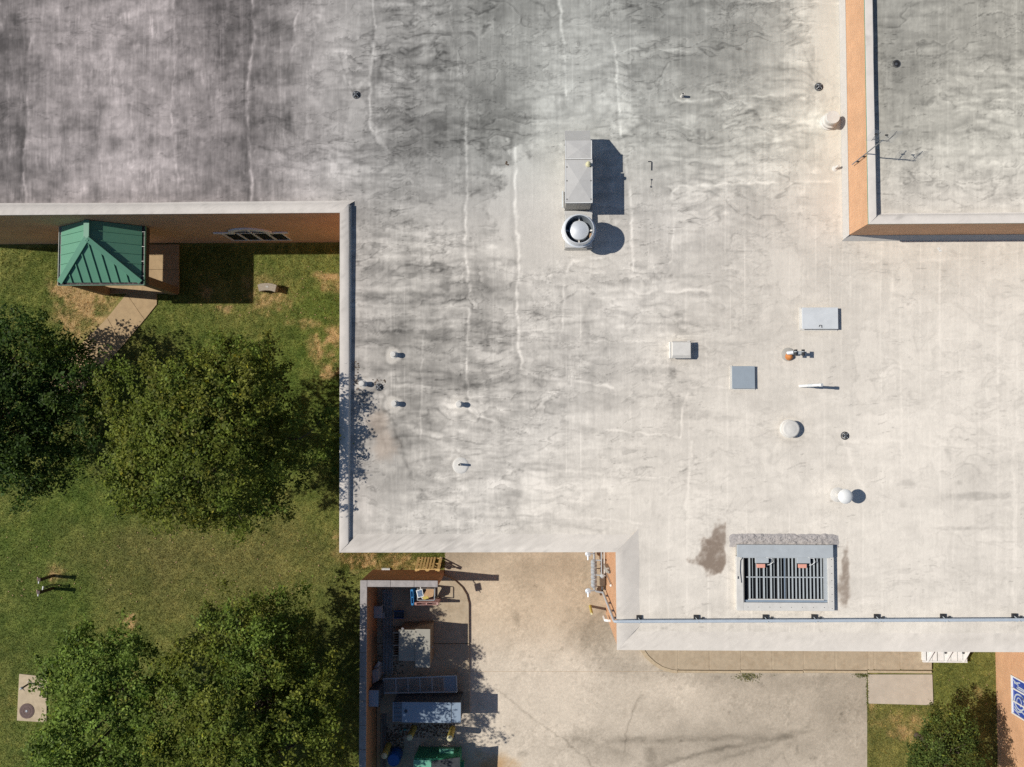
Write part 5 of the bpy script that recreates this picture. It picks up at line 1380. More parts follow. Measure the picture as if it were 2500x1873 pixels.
# steel mesh deck
t = thing('mesh_deck', G(1020, 1675), 'long low steel mesh deck on legs between transformer and blue cabinet', 'platform')
dz = .62
c4 = [P(936,1657,dz), P(1114,1650,dz), P(1115.5,1689,dz), P(937,1692,dz)]
d0, d1, d2, d3 = [Vector(k) for k in c4]
for a, b in ((d0,d1),(d1,d2),(d2,d3),(d3,d0)): MB().obox(a, b, .05, .06).build('frame_rail', 'galv', t)
for f_ in (.17, .335, .50, .665, .83):
    MB().obox(d0.lerp(d1,f_), d3.lerp(d2,f_), .035, .05).build('cross_bar', 'galv', t)
for i in range(13):
    f_ = (i+.7)/13.4
    MB().obox(d0.lerp(d3,f_), d1.lerp(d2,f_), .014, .025).build('mesh_bar', 'pipe', t)
for q in (d0, d1, d2, d3, d0.lerp(d1,.5), d3.lerp(d2,.5)):
    MB().box(q.x-.025, q.x+.025, q.y-.025, q.y+.025, pz, dz-.031).build('leg', 'conduit', t)
MB().obox(d0.lerp(d1,.835)+Vector((0,0,-.03)), d3.lerp(d2,.835)+Vector((0,0,-.03)), .01, .01).build('cross_bar', 'conduit', t)
q = [d0.lerp(d1,.84), d0.lerp(d1,.985), d3.lerp(d2,.985), d3.lerp(d2,.84)]
MB().prism([k[:2] for k in q], dz-.02, dz-.005).build('deck_plate', 'gen', t)
# wire spring roll by its edge
c = G(1072, 1692, .3)
t = thing('wire_coil', (c.x, c.y, pz), 'small pale wire coil lying at the edge of the mesh deck', 'coil')
for k in range(6):
    MB().tube([(c.x-.19+k*.07+.05*math.cos(a)*.3, c.y+.07*math.cos(a), pz+.10+.07*math.sin(a)) for a in np.linspace(0, 2*math.pi, 12)], .010, 5).build('loop', 'white', t)

# blue grey generator cabinet
t = thing('generator_cabinet', G(1050, 1740), 'long blue grey generator cabinet with slatted end in tree shade', 'generator')
gx0_, gy1_, _ = P(959, 1714, 1.62); gx1_, gy0_, _ = P(1125, 1765.5, 1.62)
gs = P(1102, 1740, 1.62)[0]; gl = P(981, 1740, 1.62)[0]
MB().box(gx0_+.01, gx1_-.02, gy0_+.03, gy1_-.01, pz, 1.58).build('body', 'gen_dark', t, bevel=.01)
MB().box(gl, gs-.012, gy0_, gy1_, 1.581, 1.62).build('roof_panel', 'gen', t, bevel=.008)
MB().box(gs+.012, gx1_, gy0_+.02, gy1_, 1.581, 1.62).build('roof_panel', 'gen', t, bevel=.008)
MB().box(gx0_, gx0_+.035, gy0_+.02, gy1_, 1.581, 1.625).build('louver_frame', 'gen', t)
for k in range(15):
    yk = gy0_+.06+(gy1_-gy0_-.1)*k/14
    MB().box(gx0_+.036, gl-.002, yk-.011, yk+.011, 1.585, 1.612).build('louver', 'gen', t)
MB().lathe((gl+.18, (gy0_+gy1_)/2+.05, 1.62), [(.07,0),(.07,.03),(.03,.035)], 14).build('exhaust_cap', 'gen_dark', t)
a = P(987,1746,1.64); MB().box(a[0]-.05, a[0]+.05, a[1]-.05, a[1]+.04, 1.621, 1.626).build('label_plate', 'white', t)

# two timbers along the wall and a plank at its foot
for k, (pa, pb) in enumerate(((933.5, 938), (941.5, 940.5))):
    a, b = G(pa, 1720, .08), G(pb, 1890, .08)
    t = thing('timber', ((a.x+b.x)/2, (a.y+b.y)/2, 0), 'long grey timber on the ground, nearer the yard wall' if k == 0 else 'long grey timber on the ground, farther from the yard wall', 'timber', 'timbers along the yard wall')
    MB().obox((a.x, a.y, .05), (b.x, b.y, .05), .055, .07).build('beam', 'wood_grey', t)
a, b = G(927, 1722), G(927, 1905)
t = thing('wall_kerb', ((a.x+b.x)/2, (a.y+b.y)/2, 0), 'brown plank along the inner foot of the yard wall', 'plank')
MB().box(wx1+.0, wx1+.14, b.y, a.y, 0.013, .22).build('plank', 'card', t)

# yellow bollards
def bollard(base, top, h, label, r=.085):
    b = G(*base); q = Vector(P(*top, h))
    t = thing('bollard', (b.x, b.y, 0), label, 'bollard', 'yellow bollards')
    MB().tube([(b.x, b.y, -.02), (q.x, q.y, h-.03)], r, 18).build('post', 'yellow', t, smooth=True)
    MB().lathe((q.x, q.y, h), [(r*1.0,-.032),(r*.96,-.005),(r*.7,.03),(.01,.045)], 18).build('cap', 'yellow_cap', t, smooth=True)
    return t
bollard((1105, 1778.5), (1098, 1803.5), 1.25, 'faded yellow bollard nearest the sunlit yard, in front of the cabinet', .135)
bollard((1011, 1777), (999.7, 1801.6), 1.22, 'faded yellow bollard between the cabinet and the dumpster, in shade', .135)
bollard((949, 1819), (937.5, 1846), 1.22, 'dull yellow bollard beside the blue barrel', .135)
bollard((1440.8, 1479.5), (1445.3, 1499), 1.10, 'slim yellow bollard guarding the gas meters', .06)

# barrel
c = P(960.5, 1857, .92)
t = thing('barrel', (c[0], c[1], 0), 'blue plastic barrel beside the dull yellow bollard', 'barrel')
MB().lathe((c[0],c[1],0), [(.26,0.013),(.285,.06),(.285,.30),(.295,.32),(.285,.34),(.285,.60),(.295,.62),(.285,.64),(.28,.86),(.25,.90)], 28).build('body', 'barrel', t, smooth=True)
MB().lathe((c[0],c[1],0), [(.25,.89),(.26,.92),(.235,.92),(.225,.905),(.02,.91)], 28).build('lid', 'barrel', t, smooth=True)

# dumpster
t = thing('dumpster', G(1080, 1850), 'green steel dumpster with one green lid and one black lid', 'dumpster')
ux0, ux1 = -5.32, -3.36
uy0, uy1 = -16.9, -14.93
MB().add([(ux0,uy0,.16),(ux1,uy0,.16),(ux1,uy1,.16),(ux0,uy1,.16),(ux0-.02,uy0,1.52),(ux1+.02,uy0,1.52),(ux1+.02,uy1+.03,1.52),(ux0-.02,uy1+.03,1.52)],
         [(3,2,1,0),(4,5,6,7),(0,1,5,4),(1,2,6,5),(2,3,7,6),(3,0,4,7)]).build('body', 'dump', t)
for fx in (.03, .5, .97):
    xk = ux0+(ux1-ux0)*fx
    MB().box(xk-.03, xk+.03, uy1+.03, uy1+.075, .2, 1.45).build('side_rib', 'dump', t)
xm_ = P(1053, 1860, 1.55)[0]
MB().add([(ux0-.03,uy0,1.57),(xm_,uy0,1.57),(xm_,uy1-.02,1.57),(ux0-.03,uy1-.02,1.57),(ux0-.03,uy0,1.53),(xm_,uy0,1.53),(xm_,uy1-.02,1.53),(ux0-.03,uy1-.02,1.53)], [(0,1,2,3),(7,6,5,4),(3,2,6,7),(0,3,7,4),(1,5,6,2),(0,4,5,1)]).build('lid', 'dump_lid', t)
MB().add([(xm_+.03,uy0,1.58),(ux1+.05,uy0,1.58),(ux1+.05,uy1+.16,1.68),(xm_+.03,uy1-.06,1.58),(xm_+.03,uy0,1.54),(ux1+.05,uy0,1.54),(ux1+.05,uy1+.16,1.64),(xm_+.03,uy1-.06,1.54)], [(0,1,2,3),(7,6,5,4),(3,2,6,7),(0,3,7,4),(1,5,6,2),(0,4,5,1)]).build('lid', 'lid_black', t)['label'] = 'black ribbed plastic lid'
for k in range(7):
    yk = uy1-.16-k*.2
    MB().obox((xm_+.08, yk-.02, 1.59), (ux1, yk+.10, 1.66-.035*k*.3), .05, .05).build('lid_rib', 'lid_black', t)
a, b = P(1072.5, 1820.5, .95), P(1107.5, 1827.5, .95)
MB().box(a[0], b[0], uy1+.02, uy1+.22, .78, .95).build('fork_pocket', 'dump_lid', t, bevel=.006)  # lighter green than its twin: sunlight on this pocket put into the colour
MB().box(ux1+.002, ux1+.16, uy1-1.5, uy1-.35, .70, .92).build('fork_pocket', 'dump', t, bevel=.006)
for xx_ in (ux0+.2, ux1-.3):
    for yy_ in (uy0+.2, uy1-.3): MB().lathe((xx_, yy_, .013), [(.08,0),(.08,.15)], 10).build('caster', 'iron', t)

# litter between the cabinet and the dumpster
def scatter(name, n, xr_, yr_, zlev, size, mat, label, cat, avoid=None):
    m = MB()
    for i in range(n):
        px, py = rng.uniform(*xr_), rng.uniform(*yr_)
        if avoid and avoid(px, py): continue
        c = G(px, py, zlev); a = rng.uniform(0, 6.28); s = size*rng.uniform(.5, 1.5); h = rng.uniform(.004, .03)
        m.add([(c.x+s*math.cos(a), c.y+s*math.sin(a), zlev+.004), (c.x-s*.5*math.sin(a), c.y+s*.5*math.cos(a), zlev+h), (c.x-s*math.cos(a), c.y-s*math.sin(a), zlev+.004), (c.x+s*.5*math.sin(a), c.y-s*.5*math.cos(a), zlev+h*.4)], [(0,1,2,3)])
    o = m.build(name, mat, base=tuple(G(sum(xr_)/2, sum(yr_)/2, zlev)))
    props(o, label, cat, kind='stuff'); return o
scatter('leaf_litter', 420, (940, 1110), (1768, 1800), .014, .045, 'litter', 'dead leaves and rubbish on the ground in front of the cabinet', 'leaf litter')
scatter('leaf_litter', 220, (942, 985), (1790, 1830), .014, .045, 'litter', 'dead leaves and rubbish heaped beside the dull yellow bollard', 'leaf litter')
scatter('leaf_litter', 200, (922, 965), (1470, 1660), pz+.002, .04, 'litter', 'dead leaves gathered among the conduits', 'leaf litter')
scatter('leaf_litter', 60, (960, 985), (1600, 1650), pz+.002, .04, 'litter', 'dead leaves beside the transformer fins', 'leaf litter')
for (px, py, s) in ((978, 1784, .05), (988, 1781, .08)):
    c = G(px, py); t = thing('plastic_scrap', (c.x, c.y, .014), 'small teal plastic scrap left of the shaded bollard' if s < .06 else 'larger teal plastic scrap left of the shaded bollard', 'litter')
    MB().add([(c.x-s,c.y-s*.6,.02),(c.x+s,c.y-s*.5,.03),(c.x+s*.9,c.y+s*.6,.05),(c.x-s*.8,c.y+s*.5,.03),(c.x,c.y,.08)], [(0,1,4),(1,2,4),(2,3,4),(3,0,4),(3,2,1,0)]).build('scrap', 'teal', t)

# ================================================================= GAS METERS ON THE WEST WALL OF THE SOUTH WING
wallx = D[0]+.05
gm = thing('gas_meter_set', (2.85, -7.2, 0), 'grey cluster of gas pipes, regulators and meters against the orange brick wall', 'gas meter')
def gy(py, z=.5): return P(1470, py, z)[1]
xl1, xl2, xl3 = 2.62, 2.95, 3.06
yN_, yS_ = gy(1330), gy(1440)
MB().tube([(xl1, yN_, .55), (xl1, yS_, .55)], .05, 10).build('pipe', 'pipe', gm, smooth=True)
MB().tube([(2.93, yN_, .8), (2.93, gy(1402,.8), .8)], .035, 10).build('pipe', 'pipe', gm, smooth=True)
MB().tube([(3.05, yN_, .85), (3.05, gy(1400,.85), .85)], .03, 10).build('pipe', 'offwhite', gm, smooth=True)
MB().tube([(xl1, yS_, .55), (xl1+.1, yS_-.06, .56), (xr, yE, .56), (xr, yE, .62)], .05, 10).build('pipe', 'pipe', gm, smooth=True)
for py in (1372, 1380, 1390, 1397, 1408, 1419, 1428):
    y_ = gy(py)
    MB().lathe((xl1-.02, y_, .40), [(.06,0),(.10,.04),(.10,.14),(.14,.16),(.14,.20),(.07,.26),(.03,.30)], 14).build('regulator', 'pipe', gm, smooth=True)
for py in (1376, 1385, 1403, 1413):
    y_ = gy(py)
    MB().tube([(xl1, y_-.035, .55), (xl1, y_+.035, .55)], .095, 12).build('flange', 'galv', gm)
for py, s in ((1351, 1), (1441, 1)):
    y_ = gy(py)
    MB().tube([(xl1-.02, y_, .6), (xl1-.33, y_, .62)], .03, 8).build('valve_stem', 'pipe', gm)
    MB().lathe((xl1-.28, y_-.02, .56), [(.03,0),(.13,.03),(.13,.06),(.03,.10)], 14).build('valve_body', 'gas_pipe', gm, smooth=True)
    MB().tube([(xl1-.28, y_-.05, .62), (xl1-.28, y_-.28, .66)], .04, 8).build('vent_elbow', 'gas_pipe', gm)
MB().tube([(xl1, gy(1367), .55), (3.12, gy(1367), .75)], .03, 8).build('cross_pipe', 'pipe', gm)
MB().tube([(xl1, gy(1403), .55), (3.10, gy(1403), .75)], .03, 8).build('cross_pipe', 'pipe', gm)
MB().lathe((2.98, gy(1406,.7), .5), [(.07,0),(.11,.05),(.11,.22),(.05,.28)], 12).build('meter', 'galv', gm, smooth=True)
MB().box(2.88, 3.12, gy(1432,.6), gy(1411,.6), .25, .5).build('meter', 'soffit', gm, bevel=.02)
MB().tube([(3.0, gy(1434), .25), (3.0, gy(1446), .3)], .04, 8).build('meter_tail', 'iron', gm)
for y_ in (gy(1345), gy(1392), gy(1436)):
    MB().box(xl1-.02, xl1+.02, y_-.02, y_+.02, 0.012, .5).build('stand', 'galv', gm)
t = thing('disconnect_box', (wallx, gy(1386, 1.6), 1.3), 'dark grey electrical box on the orange wall above the gas meters', 'electrical box')
MB().box(wallx-.16, wallx-.002, gy(1393.5,1.6), gy(1380.5,1.6), 1.15, 2.15).build('box', 'hvac_side', t, bevel=.01)
MB().box(wallx-.10, wallx-.002, gy(1390,1.6), gy(1384,1.6), 2.16, 2.6).build('hub', 'hvac_side', t)
MB().tube([(wallx-.05, gy(1379,2), 2.66), (wallx-.05, gy(1393,2), 2.66)], .02, 6).build('cross_arm', 'iron', t)
t = thing('wall_conduit', (wallx, gy(1404), .9), 'thin wall conduit ending in a small white fitting on the orange brick', 'conduit')
yc_ = gy(1400, .9)
MB().tube([(wallx-.04, yc_, .85), (wallx-.04, yc_-.02, 3.4)], .018, 6).build('tube', 'conduit', t)
MB().lathe((wallx-.06, yc_-.02, 3.4), [(.04,0),(.05,.06),(.02,.08)], 10).build('fitting', 'white', t)
t = thing('downspout_elbow', G(1478, 1498), 'white bent plastic pipe end low on the orange wall by the slim bollard', 'pipe')
a, b, c_ = P(1491.5, 1514, 2.2), P(1484, 1512, 2.1), P(1474.5, 1505.5, 1.6)
MB().tube([(wallx+.02, a[1], 2.3), (wallx-.10, a[1], 2.3)], .06, 12).build('wall_collar', 'white', t, smooth=True)
MB().tube([(wallx-.08, a[1], 2.3), (wallx-.20, a[1]+.01, 2.28), c_ ], .062, 12).build('pipe', 'white', t, smooth=True)

# white slatted platform under the south roof edge
t = thing('slatted_platform', G(2310, 1600), 'white slatted platform with diagonal braces half under the lower roof edge', 'platform')
wx0_, wx1_ = G(2254.5, 1618, .35).x, G(2362.5, 1618, .35).x
wy0_ = G(2300, 1618, .35).y; wy1_ = wy0_+1.1
hz_ = .30
ed = [(.005,.068),(.09,.205),(.215,.315),(.335,.47),(.485,.625),(.64,.775),(.79,.895),(.91,.995)]
for a, b in ed:
    MB().box(wx0_+(wx1_-wx0_)*a, wx0_+(wx1_-wx0_)*b, wy0_+.07, wy1_, hz_, hz_+.03).build('slat', 'white', t)
MB().box(wx0_, wx1_, wy0_, wy0_+.06, hz_-.06, hz_+.035).build('end_rail', 'white', t)
for f_ in (.02, .5, .97):
    MB().box(wx0_+(wx1_-wx0_)*f_-.03, wx0_+(wx1_-wx0_)*f_+.03, wy0_+.062, wy1_, .015, hz_-.002).build('bearer', 'white', t)
for f_ in (.09, .50, .90):
    xk = wx0_+(wx1_-wx0_)*f_
    MB().obox((xk, wy0_+.04, hz_+.05), (xk+.24, wy0_+.62, hz_+.20), .085, .03).build('brace', 'white', t)
for f_ in (.50, .90):
    xk = wx0_+(wx1_-wx0_)*f_
    MB().box(xk-.03, xk+.03, wy0_+.40, wy0_+.47, hz_+.031, hz_+.10).build('hinge', 'iron', t)

# ================================================================= LAWN THINGS
# curved stone bench
bz = .46
def bp(px, py, z): return P(px, py, z)[:2]
out_ = [(628.2,695),(636,692.6),(645,691.3),(655,691.2),(665,692.6),(675.5,695.8)]
inn_ = [(671.5,713.5),(665,710.8),(657,709.2),(648,709),(640,709.8),(632.5,712)]
t = thing('curved_bench', (*bp(652, 702, 0), 0), 'curved pebbled concrete bench on worn grass right of the canopy shadow', 'bench')
MB().prism([bp(a, b, bz) for a, b in out_+inn_], bz-.11, bz).build('seat', 'bench', t, bevel=.015)
MB().prism([bp(a, b, bz) for a, b in ((629.5,697),(639,694.5),(641,707),(633.5,710))], 0, bz-.112).build('leg', 'bench', t)
MB().prism([bp(a, b, bz) for a, b in ((664,695),(674,697.5),(670.5,711),(664,709))], 0, bz-.112).build('leg', 'bench', t)
MB().prism([bp(a, b, bz) for a, b in ((649,698),(655.2,698),(655.2,702),(649,702))], bz+.001, bz+.008).build('plaque', 'hvac_side', t)

# brown posts with pale caps and a thin pipe pair between them
def relic_post(base, top, h, label):
    b = G(*base); q = Vector(P(*top, h))
    t = thing('utility_post', (b.x, b.y, 0), label, 'post', 'brown posts on the lawn')
    MB().tube([(b.x,b.y,-.02), (q.x,q.y,h-.08)], .075, 12).build('post', 'post', t, smooth=True)
    MB().box(q.x-.10, q.x+.06, q.y-.06, q.y+.10, h-.10, h+.02).build('head', 'post', t, bevel=.02)
    MB().tube([(q.x-.09,q.y-.02,h-.02),(q.x-.10,q.y+.14,h-.02)], .025, 8).build('side_nozzle', 'wood_pink', t, smooth=True)
    MB().tube([(q.x-.03,q.y-.05,h-.0),(q.x-.035,q.y-.15,h)], .028, 8).build('nozzle', 'white', t, smooth=True)
    return t
relic_post((129.6, 1405.5), (96.5, 1416.5), 1.08, 'brown post with a white nozzle on the lawn, the upper of two')
relic_post((128.8, 1436.5), (95.0, 1447.5), 1.08, 'brown post with a white nozzle on the lawn, the lower of two')
b = G(128.5, 1426.5); q = Vector(P(104.5, 1434.5, .80))
t = thing('standpipe', (b.x, b.y, 0), 'thin standpipe with a white end between the two brown posts', 'pipe')
MB().tube([(b.x,b.y,-.02),(q.x,q.y,.78)], .022, 8).build('pipe', 'iron', t, smooth=True)
MB().tube([(b.x,b.y-.06,-.02),(q.x,q.y-.06,.78)], .018, 8).build('pipe', 'iron', t, smooth=True)
MB().tube([(q.x,q.y-.10,.80),(q.x+.02,q.y+.06,.80)], .035, 8).build('fitting', 'white', t, smooth=True)

# utility pad with manhole and small hydrant
up_ = thing('utility_pad', G(78, 1705), 'weathered concrete utility pad on the lawn at the left edge', 'pad', kind='structure')
MB().prism([XY(a,b,.06) for a,b in ((46.7,1645.5),(115,1653),(114,1710),(113,1764),(41,1759.5))], 0, .06).build('concrete_slab', 'kerb', up_, bevel=.012)
c = P(65.7, 1735.8, .06)
t = thing('manhole_cover', c, 'rusty round manhole cover set in the concrete utility pad', 'manhole')
MB().lathe(c, [(.345,0.001),(.345,.02),(.31,.022)], 32).build('frame', 'rust', t)
MB().lathe(c, [(.30,.004),(.30,.028),(.27,.03),(.27,.024),(.18,.024),(.18,.031),(.15,.031),(.15,.024),(.05,.024)], 32).build('cover', 'rust', t)
MB().lathe(c, [(.05,.025),(.05,.04),(.02,.042)], 12).build('boss', 'pipe', t)
b = P(73, 1668, .06); q = Vector(P(53, 1680.5, .70))
t = thing('yard_hydrant', b, 'dark yard hydrant with pale spout on the concrete utility pad', 'hydrant')
MB().tube([b, (q.x, q.y, .64)], .04, 10).build('pipe', 'post', t, smooth=True)
MB().box(q.x-.05, q.x+.05, q.y-.05, q.y+.05, .62, .72).build('head', 'iron', t, bevel=.015)
MB().tube([(q.x-.02,q.y,.70),(q.x-.09,q.y-.05,.68),(q.x-.11,q.y-.07,.60)], .025, 8).build('spout', 'gas_pipe', t, smooth=True)
MB().tube([(q.x+.03,q.y,.70),(q.x+.11,q.y-.11,.66)], .014, 6).build('lever', 'iron', t)
MB().tube([(b[0]-.1,b[1]+.02,.07),(b[0]-.08,b[1]+.09,.09),(b[0],b[1]+.12,.10),(b[0]+.07,b[1]+.05,.08)], .012, 6).build('hose_loop', 'offwhite', t)
# weeds along joints
def tuft(px, py, n, rx, ry, label):
    m = MB(); cols = []
    c = G(px, py)
    for i in range(n):
        x = c.x+rng.normal()*rx; y = c.y+rng.normal()*ry; a = rng.uniform(0, 6.28); L = rng.uniform(.03, .09); h = rng.uniform(.03, .12); zz = .012
        m.add([(x-.012*math.sin(a), y+.012*math.cos(a), zz), (x+.012*math.sin(a), y-.012*math.cos(a), zz), (x+L*math.cos(a), y+L*math.sin(a), zz+h)], [(0,1,2)])
        k = rng.uniform(.7, 1.3); cc = np.array((.10, .125, .03))*k if rng.random() < .7 else np.array((.26, .24, .06))*k
        cols += [cc]*3
    o = m.build('weeds', 'blade', base=(c.x, c.y, 0), paint=np.array(cols)); props(o, label, 'weeds', kind='stuff')
tuft(1826, 1651, 260, .28, .10, 'yellow green weeds along the kerb joint')
tuft(2105, 1648, 160, .22, .05, 'green weeds where the kerb meets the pale pad')
tuft(2116.5, 1690, 160, .02, .55, 'thin weeds along the side of the pale pad')

# bits of leaf on the roof and the lawn
def leaf_bits(n, box, z, size, label, cat='leaf litter', name='leaf_litter', spread=None, mat='litter'):
    return scatter(name, n, (box[0], box[1]), (box[2], box[3]), z, size, mat, label, cat)
leaf_bits(26, (909, 942, 926, 940), zr+.003, .035, 'rusty dead leaves caught round the dark drain by the left roof edge')
leaf_bits(30, (864, 876, 880, 960), zr+.003, .04, 'dead leaves along the foot of the left roof edge')
leaf_bits(9, (1231, 1243, 394, 404), zr+.003, .05, 'small clump of dead leaves on the roof left of the long air unit')
leaf_bits(8, (2290, 2302, 604, 613), zr+.003, .05, 'small pale scrap on the roof below the orange brick block', 'litter', 'litter', mat='white')
leaf_bits(160, (10, 820, 1290, 1470), .03, .03, 'fallen pale leaves scattered over the open lawn', mat='card')
leaf_bits(70, (450, 820, 640, 780), .03, .03, 'fallen pale leaves on the lawn by the curved bench', mat='card')
leaf_bits(60, (2130, 2425, 1640, 1760), .03, .028, 'fallen pale leaves on the grass by the orange wing', mat='card')

# ================================================================= TREES
def leaves(name, parent, cen, nrm, cols, size, seed, squash=.9):
    """many separate small leaves as one crown"""
    r = np.random.default_rng(seed); n = len(cen)
    a = r.normal(size=(n,3)); nn = nrm + a*.6; nn /= np.linalg.norm(nn, axis=1)[:,None]
    t = r.normal(size=(n,3)); t -= nn*(t*nn).sum(1)[:,None]; t /= np.linalg.norm(t, axis=1)[:,None]
    b = np.cross(nn, t); L = size*r.uniform(.6, 1.35, n)[:,None]; W = L*r.uniform(.42, .62, n)[:,None]
    dr = -nn*L*.12
    v = np.stack([cen - t*L*.5, cen + b*W*.5 + dr*0, cen + t*L*.5 + dr, cen - b*W*.5], 1)
    org = np.array(ORG[parent.name])
    co = (v.reshape(-1,3) - org).astype(np.float32)
    me = bpy.data.meshes.new(name)
    me.vertices.add(len(co)); me.vertices.foreach_set('co', co.ravel())
    idx = np.arange(n*4, dtype=np.int32)
    me.loops.add(n*4); me.loops.foreach_set('vertex_index', idx)
    me.polygons.add(n); me.polygons.foreach_set('loop_start', np.arange(0, n*4, 4, dtype=np.int32))
    me.update(calc_edges=True)
    at = me.color_attributes.new('paint', 'FLOAT_COLOR', 'POINT')
    pb_ = np.ones((n,4,4), dtype=np.float32); pb_[:,:,:3] = cols[:,None,:]
    at.data.foreach_set('color', pb_.ravel())
    me.materials.append(MT['leaf'])
    o = bpy.data.objects.new(name, me); col.objects.link(o); o.parent = parent; ORG[o.name] = ORG[parent.name]
    return o

def tree(base, cc, rad, label, seed, ncl, nl, pal, name='broadleaf_tree', leaf=.15, lobes=9, group='trees round the building', hole=.0):
    """base: trunk foot, cc: crown centre, rad: half sizes; crown = twig clusters on the outside of several overlapping boughs"""
    r = np.random.default_rng(seed); base = Vector(base); cc = np.array(cc, float); rad = np.array(rad, float)
    t = thing(name, base, label, 'tree', group)
    # boughs
    lob = []
    for k in range(lobes*2):
        d = r.normal(size=3); d /= np.linalg.norm(d)
        if d[2] < -.45: d[2] *= -.6
        f = r.uniform(.42, .80); sz = r.uniform(.20, .40)*(1.15-.45*f)*1.25
        lob.append((cc + rad*d*f*np.array([1,1,.85]), rad*sz))
    lob.append((cc + rad*np.array([r.uniform(-.1,.1), r.uniform(-.1,.1), .40]), rad*.42)); lob.append((cc, rad*.5))
    cl = []; up = []
    while len(cl) < ncl:
        c, s = lob[r.integers(len(lob))]
        d = r.normal(size=3); d /= np.linalg.norm(d)
        if d[2] < -.45: d[2] = -d[2]
        p = c + s*d*(r.uniform(.78, 1.08) if r.random() < .82 else r.uniform(1.05, 1.45))
        if any((((p-c2)/s2)**2).sum() < .34 for c2, s2 in lob): continue
        cl.append(p); up.append(d)
    cl = np.array(cl); up = np.array(up)
    pal = np.array(pal)
    # colour drifts over the crown in big patches, then twig by twig
    f1 = fbm(cl[:,0]*.55+seed, cl[:,1]*.55, 520, 3); pi = np.clip(((f1*.9+.5)+r.normal(size=ncl)*.22)*len(pal), 0, len(pal)-1).astype(int)
    ctint = (.6*pal[pi] + .4*pal.mean(0))*r.uniform(.65, 1.25, (ncl,1))
    wgt = r.uniform(.35, 1.6, ncl); wgt /= wgt.sum()
    k = r.choice(ncl, size=nl, p=wgt)
    sp = leaf*2.0
    # twigs: leaves strung along short sprays so the outline is ragged
    tw = r.normal(size=(ncl,3))*.55 + up; tw[:,2] *= .6; tw /= np.linalg.norm(tw, axis=1)[:,None]
    tl = r.uniform(.8, 2.6, ncl)[k][:,None]
    s_ = r.uniform(-.5, 1, nl)[:,None]
    cen = cl[k] + tw[k]*s_*sp*tl + r.normal(size=(nl,3))*np.array([1,1,.6])*sp*(.72-.45*s_)
    nrm = up[k]*.45 + np.array([0,0,.8])
    cols = ctint[k]*r.uniform(.55, 1.45, (nl,1))
    tip = r.random(nl) < .02; cols[tip] = cols[tip]*np.array([1.8, 1.5, .9])
    leaves('crown', t, cen, nrm, np.clip(cols, .004, .5), leaf, seed+1)
    # trunk and limbs
    fork = base.lerp(Vector(cc), .45); fork.z = base.z + (cc[2]-base.z)*.5
    MB().tube([base+Vector((0,0,-.05)), base.lerp(fork,.5)+Vector((.05,.03,0)), fork], .22*rad[0]/4.2+.05, 10, .15*rad[0]/4.2+.03).build('trunk', 'bark', t, smooth=True)
    lm = MB()
    for c, s in lob:
        a = fork; b = Vector(c); mid = a.lerp(b, .5)+Vector(r.normal(size=3)*.15)
        lm.tube([a, mid, b], .10*rad[0]/4.2+.02, 7, .03)
        for j in range(7):
            q = cl[r.integers(ncl)]
            if np.linalg.norm(q-c) < s.max()*1.3: lm.tube([b, Vector((c+q)/2+r.normal(size=3)*.08), Vector(q)], .028, 5, .008)
    lm.build('limbs', 'bark', t, smooth=True)
    return t
OL = [(.122,.158,.026),(.142,.170,.028),(.165,.175,.030),(.102,.150,.025),(.165,.160,.030),(.115,.148,.024)]
GR = [(.145,.215,.040),(.165,.24,.046),(.185,.24,.048),(.12,.185,.034),(.155,.22,.040)]
DK = [(.044,.082,.018),(.056,.098,.020),(.070,.108,.022),(.034,.066,.015),(.08,.115,.02)]
YG = [(.165,.185,.032),(.138,.172,.030),(.185,.19,.034),(.115,.16,.028)]
def crown_at(px, py, z): return P(px, py, z)
c = crown_at(535, 1062, 5.8)
tree((c[0]+.1, c[1]-.1, 0), c, (4.5, 3.8, 4.4), 'large round olive green tree pressing against the white roof edge', 21, 900, 78000, OL, lobes=13, leaf=.135)
c = crown_at(65, 1000, 3.5)
tree((c[0]-.2, c[1], 0), c, (3.4, 4.1, 3.5), 'dark green tree at the left edge beside the diagonal path', 32, 720, 52000, DK, lobes=11, leaf=.14)
c = crown_at(615, 1735, 4.5)
tree((c[0], c[1], 0), c, (3.8, 4.25, 3.5), 'big yellowish olive tree crowding the service yard wall', 43, 760, 62000, [GR[3],GR[0]]+YG+OL[:3], lobes=11, leaf=.135)
c = crown_at(285, 1755, 4.4)
tree((c[0], c[1], 0), c, (3.3, 4.5, 3.4), 'fresh green tree beside the concrete utility pad', 54, 560, 44000, GR, lobes=9, leaf=.135)
c = crown_at(2306, 1852, 2.5)
tree((c[0], c[1], 0), c, (1.9, 1.85, 2.1), 'small dark green tree on the grass beside the orange brick wing', 65, 300, 15000, [(.075,.115,.03),(.09,.135,.034),(.11,.145,.034),(.13,.13,.026)], name='small_tree', leaf=.10, lobes=8)

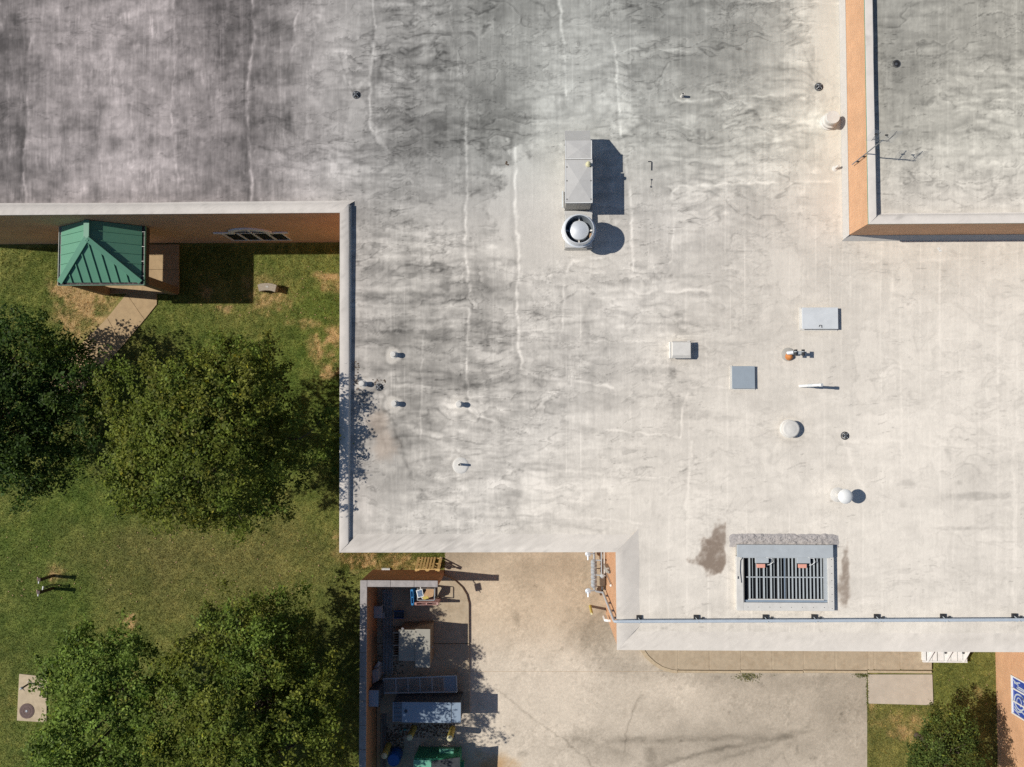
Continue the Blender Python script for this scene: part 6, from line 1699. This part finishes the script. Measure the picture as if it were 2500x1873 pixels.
# ================================================================= GRASS BLADES
def in_poly(px, py, poly):
    r = np.zeros(px.shape, bool); n = len(poly)
    for i in range(n):
        x0_, y0_ = poly[i]; x1_, y1_ = poly[(i+1) % n]
        c = (y0_ > py) != (y1_ > py)
        r ^= c & (px < (x1_-x0_)*(py-y0_)/(y1_-y0_+1e-9)+x0_)
    return r
def blades(n, boxpx, seed, label):
    r = np.random.default_rng(seed)
    a = G(boxpx[0], boxpx[3]); b = G(boxpx[1], boxpx[2])
    x = r.uniform(a.x, b.x, n); y = r.uniform(a.y, b.y, n)
    px, py = Q(x, y, 0.0)
    ok = np.ones(n, bool)
    for poly in ([(258,590),(437,590),(437,717),(258,717)], [(308,715),(384,715),(384,745),(353,781),(140,1032),(54,985),(190,829)], [(45,1643),(117,1651),(115,1766),(39,1761)],
                 [(905,1389),(1090,1389),(1090,2000),(905,2000)], [(1086,1290),(2119,1290),(2119,2100),(1086,2100)], [(2116,1500),(2281,1500),(2281,1722),(2116,1718)]):
        ok &= ~in_poly(px, py, poly)
    rgb = grass_paint(x, y, 0.0)
    dens = 1 - 0.85*sstep(.10, .30, rgb[:,0] - rgb[:,1]*.72)
    ok &= r.random(n) < dens
    x, y, rgb = x[ok], y[ok], rgb[ok]; n = len(x)
    a = r.uniform(0, 2*math.pi, n); L = r.uniform(.02, .075, n); h = r.uniform(.02, .065, n); w_ = r.uniform(.008, .018, n)
    z = np.zeros(n)
    v = np.stack([np.stack([x-w_*np.sin(a), y+w_*np.cos(a), z-.005], -1), np.stack([x+w_*np.sin(a), y-w_*np.cos(a), z-.005], -1), np.stack([x+L*np.cos(a), y+L*np.sin(a), h], -1)], 1)
    me = bpy.data.meshes.new('grass')
    me.vertices.add(n*3); me.vertices.foreach_set('co', v.astype(np.float32).ravel())
    me.loops.add(n*3); me.loops.foreach_set('vertex_index', np.arange(n*3, dtype=np.int32))
    me.polygons.add(n); me.polygons.foreach_set('loop_start', np.arange(0, n*3, 3, dtype=np.int32))
    me.update(calc_edges=True)
    at = me.color_attributes.new('paint', 'FLOAT_COLOR', 'POINT')
    k = r.uniform(.7, 1.7, (n,1)); tanb = r.random(n) < .14
    c = rgb*k; c[tanb] = c[tanb]*np.array([1.7,1.4,1.3])
    pb_ = np.ones((n,3,4), dtype=np.float32); pb_[:,:,:3] = np.clip(c, 0, .8)[:,None,:]
    at.data.foreach_set('color', pb_.ravel())
    me.materials.append(MT['blade'])
    o = bpy.data.objects.new('grass', me); col.objects.link(o); props(o, label, 'grass', kind='stuff')
blades(330000, (-30, 905, 600, 1900), 71, 'short grass of the lawn around the trees')
blades(9000, (830, 1086, 1340, 1390), 72, 'thin grass strip between the roof edge and the brown yard wall')
blades(36000, (2118, 2436, 1585, 1900), 73, 'grass strip beside the orange brick wing')
